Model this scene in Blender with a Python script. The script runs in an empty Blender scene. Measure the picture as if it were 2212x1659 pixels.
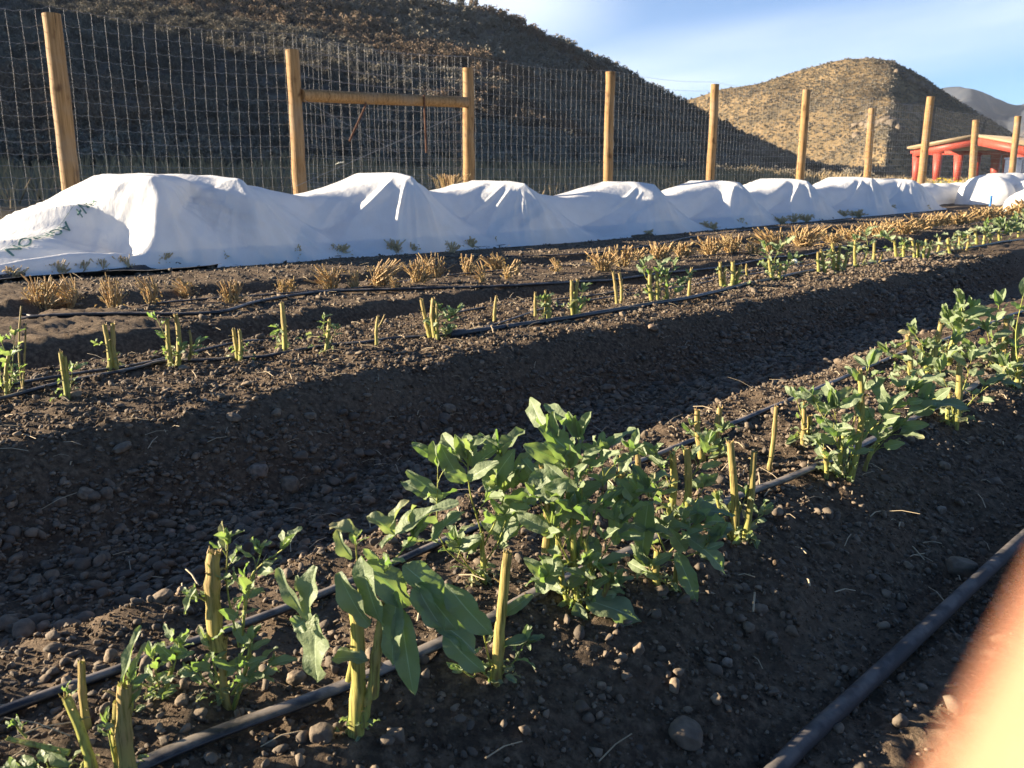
import bpy, math, random
import numpy as np
from mathutils import Vector, Matrix

# ------------------------------------------------------------------ camera, sky, sun
S = bpy.context.scene
COL = S.collection
F = 1836.0                       # focal length in units of a 2212 x 1659 picture
PITCH = math.atan(422 / F)
HC = 0.72
AZ = math.radians(43.6)          # heading of the planting rows, right of the view
UX, UY = math.sin(AZ), math.cos(AZ)
SUN_EL, SUN_AZ = 14.6, -87.0     # degrees; azimuth clockwise from +Y

cam = bpy.data.cameras.new('camera')
camo = bpy.data.objects.new('camera', cam)
COL.objects.link(camo)
camo.location = (0, 0, HC)
camo.rotation_euler = (math.pi / 2 - PITCH, 0, 0)
cam.sensor_width = 36
cam.lens = 36 * F / 2212
cam.clip_start = 0.004
cam.clip_end = 8000
cam.dof.use_dof = True
cam.dof.focus_distance = 1.6
cam.dof.aperture_fstop = (cam.lens / 1000) / 0.0017
S.camera = camo
S.view_settings.view_transform = 'Standard'
S.view_settings.look = 'None'
S.view_settings.exposure = 2.15
S.view_settings.gamma = 1

world = bpy.data.worlds.new('World')
S.world = world
world.use_nodes = True
wn, wl = world.node_tree.nodes, world.node_tree.links
bg = wn['Background']
sky = wn.new('ShaderNodeTexSky')
sky.sky_type = 'NISHITA'
sky.sun_disc = False
sky.sun_elevation = math.radians(SUN_EL)
sky.sun_rotation = math.radians(SUN_AZ)
sky.altitude = 700
sky.air_density = 0.8
sky.dust_density = 0.15
sky.ozone_density = 4.5
tc = wn.new('ShaderNodeTexCoord')


def wmath(op, a, b=None, c=None):
    n = wn.new('ShaderNodeMath')
    n.operation = op
    for i, x in enumerate((a, b, c)):
        if x is None:
            continue
        if isinstance(x, (int, float)):
            n.inputs[i].default_value = x
        else:
            wl.new(x, n.inputs[i])
    return n.outputs[0]


sep = wn.new('ShaderNodeSeparateXYZ')
wl.new(tc.outputs['Generated'], sep.inputs[0])
dx, dy, dz = sep.outputs
az_ = wmath('ARCTAN2', dx, dy)
el_ = wmath('ARCSINE', dz)
# thin cirrus: long streaks tilted along the wind, in sky azimuth / elevation
cmb = wn.new('ShaderNodeCombineXYZ')
a1 = wmath('MULTIPLY', az_, 1.0)
e1 = wmath('SUBTRACT', el_, wmath('MULTIPLY', az_, 0.10))
wl.new(wmath('MULTIPLY', a1, 2.6), cmb.inputs[0])
wl.new(wmath('MULTIPLY', e1, 15.0), cmb.inputs[1])
cmb.inputs[2].default_value = 3.3
nz = wn.new('ShaderNodeTexNoise')
nz.inputs['Scale'].default_value = 1.0
nz.inputs['Detail'].default_value = 5
nz.inputs['Roughness'].default_value = 0.45
wl.new(cmb.outputs[0], nz.inputs['Vector'])


def wsmooth(x, a, b):
    n = wn.new('ShaderNodeMapRange')
    n.interpolation_type = 'SMOOTHSTEP'
    wl.new(x, n.inputs[0])
    n.inputs[1].default_value = a
    n.inputs[2].default_value = b
    return n.outputs[0]


band = wmath('MULTIPLY', wsmooth(e1, 0.055, 0.10), wmath('SUBTRACT', 1.0, wsmooth(e1, 0.115, 0.165)))
band = wmath('MULTIPLY', band, wmath('ADD', 0.45, wmath('MULTIPLY', wsmooth(nz.outputs[0], 0.35, 0.65), 0.55)))
front = wmath('MULTIPLY', wsmooth(az_, -1.0, -0.3), wmath('SUBTRACT', 1.0, wsmooth(az_, 0.9, 1.6)))
low = wmath('MULTIPLY', front, wmath('MULTIPLY', wmath('SUBTRACT', 1.0, wsmooth(el_, -0.02, 0.10)), 0.22))
puff = wmath('MULTIPLY', wmath('SUBTRACT', 1.0, wsmooth(az_, 0.0, 0.16)), wsmooth(el_, 0.12, 0.2))
puff = wmath('MULTIPLY', puff, wmath('MULTIPLY', wsmooth(az_, -0.5, -0.1), wmath('SUBTRACT', 1.0, wsmooth(el_, 0.28, 0.4))))
wisp = wmath('MULTIPLY', wmath('MULTIPLY', wsmooth(nz.outputs[0], 0.50, 0.75), 0.16), wmath('SUBTRACT', 1.0, wsmooth(el_, 0.3, 0.6)))
cl = wmath('MAXIMUM', wmath('MULTIPLY', band, 0.55), wmath('MULTIPLY', puff, 0.6))
cl = wmath('MAXIMUM', cl, low)
cl = wmath('MAXIMUM', cl, wmath('MULTIPLY', wisp, front))
mixc = wn.new('ShaderNodeMix')
mixc.data_type = 'RGBA'
wl.new(cl, mixc.inputs[0])
wl.new(sky.outputs[0], mixc.inputs[6])
mixc.inputs[7].default_value = (6.2, 6.6, 7.2, 1)
wl.new(mixc.outputs[2], bg.inputs['Color'])
bg.inputs['Strength'].default_value = 0.050

sl = bpy.data.lights.new('sun', 'SUN')
sl.energy = 5.0
sl.angle = math.radians(0.5)
sl.color = (1.0, 0.84, 0.62)
so = bpy.data.objects.new('sun', sl)
COL.objects.link(so)
e, a = math.radians(SUN_EL), math.radians(SUN_AZ)
SD = Vector((math.cos(e) * math.sin(a), math.cos(e) * math.cos(a), math.sin(e)))
so.rotation_euler = SD.to_track_quat('Z', 'Y').to_euler()
so.location = SD * 50

S.cycles.max_bounces = 6
S.cycles.diffuse_bounces = 3
S.cycles.glossy_bounces = 2
S.cycles.transmission_bounces = 4
S.cycles.transparent_max_bounces = 6
S.cycles.use_denoising = True

R = random.Random(7)
NR = np.random.default_rng(7)

# ------------------------------------------------------------------ helpers


def uv2xy(u, v):
    return UX * u - UY * v, UY * u + UX * v


def xy2uv(x, y):
    return UX * x + UY * y, -UY * x + UX * y


def ray(px, py):
    cx, cy = (px - 1106) / F, (829.5 - py) / F
    return np.array([cx, math.cos(PITCH) + cy * math.sin(PITCH), -math.sin(PITCH) + cy * math.cos(PITCH)])


def at_y(px, py, Y):
    d = ray(px, py)
    return np.array([0, 0, HC]) + d * (Y / d[1])


def at_v(px, py, v):
    d = ray(px, py)
    dv = -UY * d[0] + UX * d[1]
    return np.array([0, 0, HC]) + d * (v / dv)


def sstep(x, a, b):
    t = np.clip((np.asarray(x, float) - a) / (b - a), 0, 1)
    return t * t * (3 - 2 * t)


def hash2(i, j, seed):
    n = (i.astype(np.int64) * 374761393 + j.astype(np.int64) * 668265263 + seed * 974634791) & 0x7fffffff
    n = ((n ^ (n >> 13)) * 1274126177) & 0x7fffffff
    n = n ^ (n >> 16)
    return (n & 0xffff) / 65535.0


def vnoise(x, y, seed=0):
    x, y = np.asarray(x, float), np.asarray(y, float)
    i, j = np.floor(x), np.floor(y)
    fx, fy = x - i, y - j
    fx, fy = fx * fx * (3 - 2 * fx), fy * fy * (3 - 2 * fy)
    a = hash2(i, j, seed)
    b = hash2(i + 1, j, seed)
    c = hash2(i, j + 1, seed)
    d = hash2(i + 1, j + 1, seed)
    return (a * (1 - fx) + b * fx) * (1 - fy) + (c * (1 - fx) + d * fx) * fy - 0.5


def fbm(x, y, octv=4, seed=0, gain=0.5):
    s, amp = 0, 1.0
    for k in range(octv):
        s = s + amp * vnoise(x * 2 ** k, y * 2 ** k, seed + k)
        amp *= gain
    return s


BEDS = [  # front foot, front edge, back edge, back foot, height
    (0.16, 0.70, 1.02, 1.26, 0.20), (1.69, 1.94, 2.72, 2.92, 0.20), (3.02, 3.24, 3.98, 4.20, 0.20),
    (4.28, 4.52, 5.40, 5.58, 0.20), (5.60, 5.74, 7.30, 7.60, 0.19)]


def base(u, v, wob=0.0):
    u = np.asarray(u, float)
    v = np.asarray(v, float) + wob
    z = np.zeros(np.broadcast(u, v).shape)
    for a0, a1, b1, b0, h in BEDS:
        z = np.maximum(z, h * sstep(v, a0, a1) * (1 - sstep(v, b1, b0)))
    z = np.maximum(z, .075 * sstep(-v, -.62, -.40))
    z = z + 0.012 * np.maximum(u - 7, 0) * (1 - sstep(u, 25, 60))
    z = z + sstep(v, 7.9, 9.0) * 0.30 + sstep(v, 9.0, 34) * 1.35
    z = z + 0.2 * sstep(-v, 0.35, 0.8) * (1 - sstep(-v, 1.3, 1.6))
    return z


def soilz(u, v):
    near = 1 - sstep(np.hypot(u, v), 10, 40)
    wob = 0.07 * fbm(u * 1.6, v * 1.6, 3, 11) * near
    z = base(u, v, wob)
    infield = 1 - sstep(v, 7.5, 8.6)
    z = z + near * infield * (0.022 * fbm(u * 3.5, v * 3.5, 3, 21) + 0.014 * fbm(u * 16, v * 16, 3, 31, 0.6)
                              + 0.009 * fbm(u * 60, v * 60, 2, 41))
    z = z + (1 - infield) * 0.15 * fbm(u * .4, v * .4, 4, 51)
    return z


def hit(px, py, fn=base, t0=0.4, off=0.0):
    d = ray(px, py)
    t = np.concatenate([np.linspace(t0, 12, 6000), np.linspace(12, 60, 3000)])
    x, y, z = d[0] * t, d[1] * t, HC + d[2] * t
    u, v = xy2uv(x, y)
    g = fn(u, v) + off
    k = np.argmax(z <= g)
    if z[k] > g[k]:
        k = len(t) - 1
    return np.array([x[k], y[k], g[k]])


class MB:
    def __init__(self):
        self.v, self.f, self.n, self.att = [], [], 0, []

    def add(self, v, f, att=0.0):
        v = np.asarray(v, float).reshape(-1, 3)
        f = np.asarray(f, int)
        self.v.append(v)
        self.f.append(f + self.n)
        self.n += len(v)
        a = np.asarray(att, float)
        self.att.append(np.broadcast_to(a, (len(v),)) if a.ndim == 0 else a)
        return self

    def build(self, name, mat, parent=None, smooth=True, origin=None):
        V = np.concatenate(self.v)
        if origin is not None:
            V = V - np.asarray(origin)
        me = bpy.data.meshes.new(name)
        loops, starts, k = [], [], 0
        for f in self.f:
            loops.append(f.ravel())
            starts.append(k + np.arange(len(f)) * f.shape[1])
            k += f.size
        loops, starts = np.concatenate(loops), np.concatenate(starts)
        me.vertices.add(len(V))
        me.vertices.foreach_set('co', V.astype(np.float32).ravel())
        me.loops.add(len(loops))
        me.loops.foreach_set('vertex_index', loops.astype(np.int32))
        me.polygons.add(len(starts))
        me.polygons.foreach_set('loop_start', starts.astype(np.int32))
        me.update(calc_edges=True)
        me.validate()
        if smooth:
            me.polygons.foreach_set('use_smooth', np.ones(len(me.polygons), bool))
        at = me.attributes.new('tint', 'FLOAT', 'POINT')
        at.data.foreach_set('value', np.concatenate(self.att).astype(np.float32))
        me.materials.append(mat)
        o = bpy.data.objects.new(name, me)
        COL.objects.link(o)
        if parent is not None:
            o.parent = parent
        elif origin is not None:
            o.location = origin
        return o


def tag(o, label=None, cat=None, group=None, kind=None):
    if label:
        o['label'] = label
    if cat:
        o['category'] = cat
    if group:
        o['group'] = group
    if kind:
        o['kind'] = kind
    return o


def thing(name, loc, label, cat, group=None):
    o = bpy.data.objects.new(name, None)
    o.empty_display_size = 0.05
    COL.objects.link(o)
    o.location = loc
    return tag(o, label, cat, group)


def nrm(a):
    a = np.asarray(a, float)
    return a / (np.linalg.norm(a) + 1e-12)


def tube(mb, pts, rad, sides=8, att=0.0, caps=True, squash=1.0, irr=0.0):
    pts = np.asarray(pts, float)
    n = len(pts)
    rad = np.broadcast_to(np.asarray(rad, float), (n,))
    att = np.broadcast_to(np.asarray(att, float), (n,))
    t = np.gradient(pts, axis=0)
    t /= np.linalg.norm(t, axis=1)[:, None] + 1e-12
    ref = np.array([0, 0, 1.0]) if abs(t[0, 2]) < 0.8 else np.array([1.0, 0.2, 0])
    V, A = [], []
    ang = np.arange(sides) * 2 * np.pi / sides
    wob = 1 + irr * np.cos(ang * 4 + 0.6)
    for i in range(n):
        s = nrm(np.cross(t[i], ref))
        b = np.cross(s, t[i])
        ref = b if abs(t[0, 2]) < 0.8 else ref
        r = rad[i] * wob
        V.append(pts[i] + np.outer(np.cos(ang) * r, s) + np.outer(np.sin(ang) * r * squash, b))
        A.append(np.full(sides, att[i]))
    V = np.concatenate(V)
    i, j = np.meshgrid(np.arange(n - 1), np.arange(sides), indexing='ij')
    a = i * sides + j
    b = i * sides + (j + 1) % sides
    q = np.stack([a, b, b + sides, a + sides], -1).reshape(-1, 4)
    mb.add(V, q, np.concatenate(A))
    if caps:
        for e, k in ((0, 0), (n - 1, n - 1)):
            ring = V[k * sides:(k + 1) * sides]
            c = pts[k]
            vv = np.vstack([ring, c[None]])
            idx = np.arange(sides)
            tri = np.stack([idx, (idx + 1) % sides, np.full(sides, sides)], -1)
            if e == 0:
                tri = tri[:, ::-1]
            mb.add(vv, tri, att[k])


def box(mb, c, sx, sy, sz, rot=0.0, att=0.0):
    v = np.array([[x, y, z] for x in (-1, 1) for y in (-1, 1) for z in (-1, 1)], float) * [sx / 2, sy / 2, sz / 2]
    cr, sr = math.cos(rot), math.sin(rot)
    v = np.stack([v[:, 0] * cr - v[:, 1] * sr, v[:, 0] * sr + v[:, 1] * cr, v[:, 2]], -1) + np.asarray(c)
    mb.add(v, [[0, 1, 3, 2], [4, 6, 7, 5], [0, 4, 5, 1], [2, 3, 7, 6], [0, 2, 6, 4], [1, 5, 7, 3]], att)


def spline(pts, n):
    pts = np.asarray(pts, float)
    d = np.concatenate([[0], np.cumsum(np.linalg.norm(np.diff(pts, axis=0), axis=1))])
    m = np.zeros_like(pts)
    m[1:-1] = (pts[2:] - pts[:-2]) / (d[2:] - d[:-2])[:, None]
    m[0] = (pts[1] - pts[0]) / (d[1] - d[0])
    m[-1] = (pts[-1] - pts[-2]) / (d[-1] - d[-2])
    s = np.linspace(0, d[-1], n)
    k = np.clip(np.searchsorted(d, s, 'right') - 1, 0, len(pts) - 2)
    h = (d[k + 1] - d[k])
    t = (s - d[k]) / h
    t, h = t[:, None], h[:, None]
    return ((2 * t ** 3 - 3 * t ** 2 + 1) * pts[k] + (t ** 3 - 2 * t ** 2 + t) * h * m[k]
            + (-2 * t ** 3 + 3 * t ** 2) * pts[k + 1] + (t ** 3 - t ** 2) * h * m[k + 1])


# ------------------------------------------------------------------ materials
class Mat:
    def __init__(self, name):
        self.m = bpy.data.materials.new(name)
        self.m.use_nodes = True
        self.t = self.m.node_tree
        self.b = self.t.nodes['Principled BSDF']

    def node(self, ty, **kw):
        n = self.t.nodes.new(ty)
        for k, v in kw.items():
            setattr(n, k, v)
        return n

    def link(self, a, b):
        self.t.links.new(a, b)

    def noise(self, scale, detail=4, rough=0.55, coord='Object', stretch=None):
        c = self.node('ShaderNodeTexCoord')
        src = c.outputs[coord]
        if stretch:
            mp = self.node('ShaderNodeMapping')
            mp.inputs['Scale'].default_value = stretch
            self.link(src, mp.inputs[0])
            src = mp.outputs[0]
        n = self.node('ShaderNodeTexNoise')
        n.inputs['Scale'].default_value = scale
        n.inputs['Detail'].default_value = detail
        n.inputs['Roughness'].default_value = rough
        self.link(src, n.inputs['Vector'])
        return n.outputs[0]

    def ramp(self, fac, stops):
        r = self.node('ShaderNodeValToRGB')
        el = r.color_ramp.elements
        while len(el) < len(stops):
            el.new(0.5)
        for e_, (p, c) in zip(el, stops):
            e_.position = p
            e_.color = (*c, 1)
        self.link(fac, r.inputs[0])
        return r.outputs[0]

    def attr(self, name='tint'):
        a_ = self.node('ShaderNodeAttribute')
        a_.attribute_name = name
        return a_.outputs['Fac']

    def mix(self, fac, a, b, blend='MIX'):
        m = self.node('ShaderNodeMix', data_type='RGBA', blend_type=blend)
        for i, x in ((0, fac), (6, a), (7, b)):
            if isinstance(x, (int, float)):
                m.inputs[i].default_value = x
            elif isinstance(x, tuple):
                m.inputs[i].default_value = (*x, 1)
            else:
                self.link(x, m.inputs[i])
        return m.outputs[2]

    def bump(self, h, strength=0.5, dist=0.01):
        b = self.node('ShaderNodeBump')
        b.inputs['Strength'].default_value = strength
        b.inputs['Distance'].default_value = dist
        self.link(h, b.inputs['Height'])
        self.link(b.outputs[0], self.b.inputs['Normal'])
        return b.outputs[0]

    def col(self, c):
        if isinstance(c, tuple):
            self.b.inputs['Base Color'].default_value = (*c, 1)
        else:
            self.link(c, self.b.inputs['Base Color'])
        return self

    def rough(self, r, spec=0.3):
        self.b.inputs['Roughness'].default_value = r
        self.b.inputs['Specular IOR Level'].default_value = spec
        return self

    def translucent(self, fac, col):
        tr = self.node('ShaderNodeBsdfTranslucent')
        if isinstance(col, tuple):
            tr.inputs[0].default_value = (*col, 1)
        else:
            self.link(col, tr.inputs[0])
        mx = self.node('ShaderNodeMixShader')
        mx.inputs[0].default_value = fac
        self.link(self.b.outputs[0], mx.inputs[1])
        self.link(tr.outputs[0], mx.inputs[2])
        out = self.t.nodes['Material Output']
        self.link(mx.outputs[0], out.inputs[0])
        return self


def mk_soil():
    m = Mat('soil')
    n1 = m.noise(3.0, 5)
    n2 = m.noise(70, 4, 0.65)
    c = m.ramp(n1, [(0.3, (0.044, 0.033, 0.024)), (0.55, (0.078, 0.056, 0.038)), (0.75, (0.112, 0.081, 0.054))])
    c = m.mix(m.ramp(n2, [(0.42, (0, 0, 0)), (0.7, (1, 1, 1))]), c, (0.175, 0.128, 0.085))
    grass = m.ramp(m.noise(1.2, 6), [(0.35, (0.11, 0.085, 0.053)), (0.6, (0.19, 0.148, 0.086))])
    c = m.mix(m.attr(), c, grass)
    m.col(c).rough(0.95, 0.15)
    m.bump(m.noise(160, 5, 0.7), 0.9, 0.006)
    return m.m


def mk_stone():
    m = Mat('river_stone')
    c = m.ramp(m.attr(), [(0.0, (0.075, 0.064, 0.052)), (0.35, (0.18, 0.142, 0.102)), (0.7, (0.28, 0.212, 0.142)),
                          (0.9, (0.22, 0.14, 0.095)), (1.0, (0.33, 0.29, 0.23))])
    n = m.noise(60, 4, 0.6)
    c = m.mix(m.ramp(n, [(0.35, (0, 0, 0)), (0.7, (1, 1, 1))]), c, (0.09, 0.07, 0.052), 'MIX')
    m.col(c).rough(0.8, 0.25)
    m.bump(m.noise(220, 4, 0.6), 0.4, 0.003)
    return m.m


def mk_leaf(name, g0, g1, t0, t1, dry):
    m = Mat(name)
    n = m.noise(30, 3)
    a_ = m.attr()
    c = m.mix(n, g0, g1)
    d = m.ramp(a_, [(0.0, (0, 0, 0)), (0.72, (0, 0, 0)), (1.0, (1, 1, 1))])
    c = m.mix(d, c, dry)
    rb = m.node('ShaderNodeMapRange')
    m.link(a_, rb.inputs[0])
    rb.inputs[1].default_value, rb.inputs[2].default_value = -.05, -.5
    c = m.mix(rb.outputs[0], c, tuple(min(.6, x * 1.7 + .05) for x in g1))
    bf = m.node('ShaderNodeNewGeometry')
    c2 = m.mix(bf.outputs['Backfacing'], c, m.mix(0.5, c, (0.30, 0.34, 0.25)))
    m.col(c2).rough(0.5, 0.35)
    m.bump(m.noise(75, 4, 0.65), 0.5, 0.006)
    m.translucent(0.42, m.mix(d, m.mix(a_, t0, t1), dry))
    return m.m


def mk_stem(name, fresh, mid, dry):
    m = Mat(name)
    c = m.ramp(m.attr(), [(0.0, fresh), (0.45, mid), (1.0, dry)])
    st = m.noise(1.0, 3, 0.6, 'Object', (420, 420, 18))
    c = m.mix(m.ramp(st, [(0.38, (1, 1, 1)), (0.5, (0, 0, 0))]), c, tuple(x * 0.45 for x in mid))
    pt = m.noise(38, 4, 0.6, 'Object', (1, 1, .45))
    c = m.mix(m.ramp(pt, [(0.56, (0, 0, 0)), (0.66, (.8, .8, .8))]), c, (0.17, 0.105, 0.045))
    m.col(c).rough(0.55, 0.35)
    m.bump(st, 0.35, 0.002)
    m.translucent(0.18, fresh)
    return m.m


def mk_wood():
    m = Mat('peeled_post_wood')
    n = m.noise(1.0, 5, 0.6, 'Object', (55, 55, 3.0))
    c = m.ramp(n, [(0.25, (0.13, 0.070, 0.028)), (0.5, (0.265, 0.155, 0.064)), (0.75, (0.36, 0.23, 0.105))])
    k = m.noise(9, 2, 0.5, 'Object', (1, 1, 0.5))
    c = m.mix(m.ramp(k, [(0.62, (0, 0, 0)), (0.72, (1, 1, 1))]), c, (0.11, 0.055, 0.022))
    cr = m.noise(1.0, 3, 0.5, 'Object', (70, 70, 1.2))
    c = m.mix(m.ramp(cr, [(0.30, (1, 1, 1)), (0.37, (0, 0, 0))]), c, (0.06, 0.034, 0.016))
    c = m.mix(m.ramp(m.noise(2.2, 4, 0.6), [(0.5, (0, 0, 0)), (0.75, (.6, .6, .6))]), c, (0.24, 0.19, 0.135))
    m.col(c).rough(0.75, 0.25)
    m.bump(n, 0.5, 0.008)
    return m.m


def mk_fabric():
    m = Mat('white_row_cover_fabric')
    n = m.noise(6, 4)
    c = m.ramp(n, [(0.3, (0.73, 0.73, 0.72)), (0.7, (0.80, 0.80, 0.79))])
    dirt = m.noise(2.2, 5, 0.6)
    c = m.mix(m.ramp(dirt, [(0.62, (0, 0, 0)), (0.8, (0.5, 0.5, 0.5))]), c, (0.60, 0.56, 0.49))
    m.col(c).rough(0.8, 0.15)
    m.bump(m.noise(14, 5, 0.6, 'Object', (1.6, 0.8, 1.0)), 0.30, 0.02)
    m.translucent(0.22, (0.82, 0.80, 0.77))
    out = m.t.nodes['Material Output']
    tp = m.node('ShaderNodeBsdfTransparent')
    mx = m.node('ShaderNodeMixShader')
    mx.inputs[0].default_value = 0.04
    m.link(out.inputs[0].links[0].from_socket, mx.inputs[1])
    m.link(tp.outputs[0], mx.inputs[2])
    m.link(mx.outputs[0], out.inputs[0])
    return m.m


def mk_plastic(name, c0, rough=0.4, dust=None):
    m = Mat(name)
    c = c0
    if dust:
        n = m.noise(18, 5, 0.6)
        g = m.node('ShaderNodeNewGeometry')
        sp = m.node('ShaderNodeSeparateXYZ')
        m.link(g.outputs['Normal'], sp.inputs[0])
        mm = m.node('ShaderNodeMath', operation='MULTIPLY')
        m.link(sp.outputs[2], mm.inputs[0])
        m.link(m.ramp(n, [(0.35, (0.15, 0.15, 0.15)), (0.62, (1, 1, 1))]), mm.inputs[1])
        c = m.mix(m.ramp(mm.outputs[0], [(0.3, (0, 0, 0)), (0.75, (0.95, 0.95, 0.95))]), c0, dust)
    m.col(c).rough(rough, 0.5)
    m.bump(m.noise(90, 4, 0.6), 0.15, 0.002)
    return m.m


def simple(name, c, rough=0.7, var=0.25, scale=6, metal=0.0, spec=0.3):
    m = Mat(name)
    n = m.noise(scale, 5, 0.6)
    m.col(m.ramp(n, [(0.3, tuple(x * (1 - var) for x in c)), (0.7, tuple(min(1, x * (1 + var)) for x in c))])).rough(rough, spec)
    m.b.inputs['Metallic'].default_value = metal
    return m.m


def mk_shrub():
    m = Mat('sagebrush_leaf')
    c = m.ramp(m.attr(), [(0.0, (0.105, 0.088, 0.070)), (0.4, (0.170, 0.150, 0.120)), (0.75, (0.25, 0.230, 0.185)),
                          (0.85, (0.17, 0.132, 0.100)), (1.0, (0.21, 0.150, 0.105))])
    m.col(c).rough(0.9, 0.1)
    m.translucent(0.15, (0.09, 0.085, 0.06))
    return m.m


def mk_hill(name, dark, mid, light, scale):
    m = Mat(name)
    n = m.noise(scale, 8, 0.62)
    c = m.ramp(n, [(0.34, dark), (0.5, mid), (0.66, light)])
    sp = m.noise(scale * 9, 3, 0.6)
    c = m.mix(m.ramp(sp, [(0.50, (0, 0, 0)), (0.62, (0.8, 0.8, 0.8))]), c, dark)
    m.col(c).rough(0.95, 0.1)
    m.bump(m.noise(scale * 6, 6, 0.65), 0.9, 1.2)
    return m.m


M = dict(
    soil=mk_soil(), stone=mk_stone(),
    leaf=mk_leaf('bean_leaf', (0.165, 0.215, 0.112), (0.270, 0.320, 0.195), (0.20, 0.34, 0.05), (0.36, 0.42, 0.12), (0.36, 0.32, 0.17)),
    leaf_dry=mk_leaf('dry_leaf', (0.26, 0.20, 0.08), (0.42, 0.29, 0.13), (0.40, 0.29, 0.09), (0.46, 0.28, 0.10), (0.44, 0.24, 0.10)),
    stem=mk_stem('bean_stem', (0.33, 0.38, 0.085), (0.41, 0.345, 0.105), (0.38, 0.26, 0.12)),
    stub=mk_stem('dry_stub', (0.50, 0.39, 0.18), (0.52, 0.36, 0.17), (0.46, 0.28, 0.13)),
    stub_lightened=mk_stem('sun_painted_stub', (0.72, 0.60, 0.36), (0.72, 0.55, 0.32), (0.66, 0.46, 0.25)),  # dry stub colour lightened to stand in for sunlight on the fourth-bed tufts
    leaf_lightened=mk_leaf('sun_painted_leaf', (0.55, 0.45, 0.24), (0.66, 0.48, 0.26), (0.60, 0.45, 0.2), (0.62, 0.42, 0.2), (0.62, 0.40, 0.2)),  # dry leaf colour lightened likewise, sunlight put into the colour
    wood=mk_wood(), fabric=mk_fabric(),
    tape=mk_plastic('black_drip_tape', (0.014, 0.014, 0.016), 0.42, (0.20, 0.17, 0.14)),
    pipe=mk_plastic('black_poly_pipe', (0.020, 0.022, 0.026), 0.38, (0.085, 0.08, 0.075)),
    pipe_dusty=mk_plastic('dusty_poly_pipe', (0.035, 0.033, 0.034), 0.75, (0.12, 0.105, 0.095)),
    sheet=mk_plastic('black_ground_cloth', (0.016, 0.017, 0.020), 0.55, (0.05, 0.05, 0.05)),
    wire=simple('galvanised_wire', (0.24, 0.24, 0.245), 0.6, 0.1, 20, 0.3, 0.4),
    rust=simple('rusty_steel', (0.085, 0.038, 0.022), 0.8, 0.3, 30),
    straw=simple('straw', (0.36, 0.29, 0.19), 0.8, 0.35, 8),
    shrub=mk_shrub(),
    grass=simple('dry_grass', (0.27, 0.205, 0.115), 0.9, 0.35, 0.7),
    hill1=mk_hill('shaded_hillside', (0.115, 0.096, 0.076), (0.165, 0.137, 0.106), (0.21, 0.175, 0.13), 0.12),
    hill2=mk_hill('dry_hillside', (0.085, 0.070, 0.046), (0.165, 0.118, 0.064), (0.23, 0.165, 0.088), 0.05),
    hill3=mk_hill('far_mountain', (0.035, 0.042, 0.055), (0.045, 0.050, 0.060), (0.20, 0.155, 0.115), 0.004),  # base tones darkened, the mountain's shade is put into the colour
    red=simple('red_painted_steel', (0.32, 0.052, 0.036), 0.5, 0.08, 0.5),
    roof=simple('tan_metal_roof', (0.25, 0.19, 0.12), 0.5, 0.08, 0.5),
    navy=simple('navy_painted_metal', (0.035, 0.05, 0.09), 0.5, 0.15, 2),
    blue=simple('blue_plastic', (0.03, 0.15, 0.45), 0.4, 0.15, 20),
    ink=simple('green_grey_ink', (0.10, 0.20, 0.17), 0.8, 0.2, 30),
    inkpale=simple('pale_green_band', (0.58, 0.66, 0.63), 0.8, 0.08, 8),
    yellow=simple('yellow_flower', (0.42, 0.30, 0.03), 0.7, 0.3, 8),
    white=simple('white_petal', (0.72, 0.72, 0.62), 0.7, 0.08, 60),
)

# ------------------------------------------------------------------ ground


def axis(lo, hi, c0, c1, fine, grow):
    xs = [c0]
    while xs[-1] < hi:
        xs.append(xs[-1] + fine + grow * max(0, xs[-1] - c1))
    ys = [c0]
    while ys[-1] > lo:
        ys.append(ys[-1] - fine * 1.5 - 0.2 * max(0, c0 - ys[-1]))
    return np.array(ys[:0:-1] + xs)


gu = axis(-1500, 2500, -0.5, 2.0, 0.013, 0.016)
gv = axis(-1500, 2000, 0.1, 2.3, 0.012, 0.014)
GU, GV = np.meshgrid(gu, gv, indexing='ij')
GZ = soilz(GU, GV)
GX, GY = uv2xy(GU, GV)
nu, nv = GU.shape
ii, jj = np.meshgrid(np.arange(nu - 1), np.arange(nv - 1), indexing='ij')
q = (ii * nv + jj)
quads = np.stack([q, q + nv, q + nv + 1, q + 1], -1).reshape(-1, 4)
zone = np.maximum(sstep(GV + 0.5 * fbm(GU * .7, GV * .7, 3, 77), 8.0, 9.0), sstep(GU, 28, 34))
g = MB().add(np.stack([GX, GY, GZ], -1).reshape(-1, 3), quads, zone.ravel()).build('ground', M['soil'])
tag(g, kind='structure')

# ------------------------------------------------------------------ hills


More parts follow.
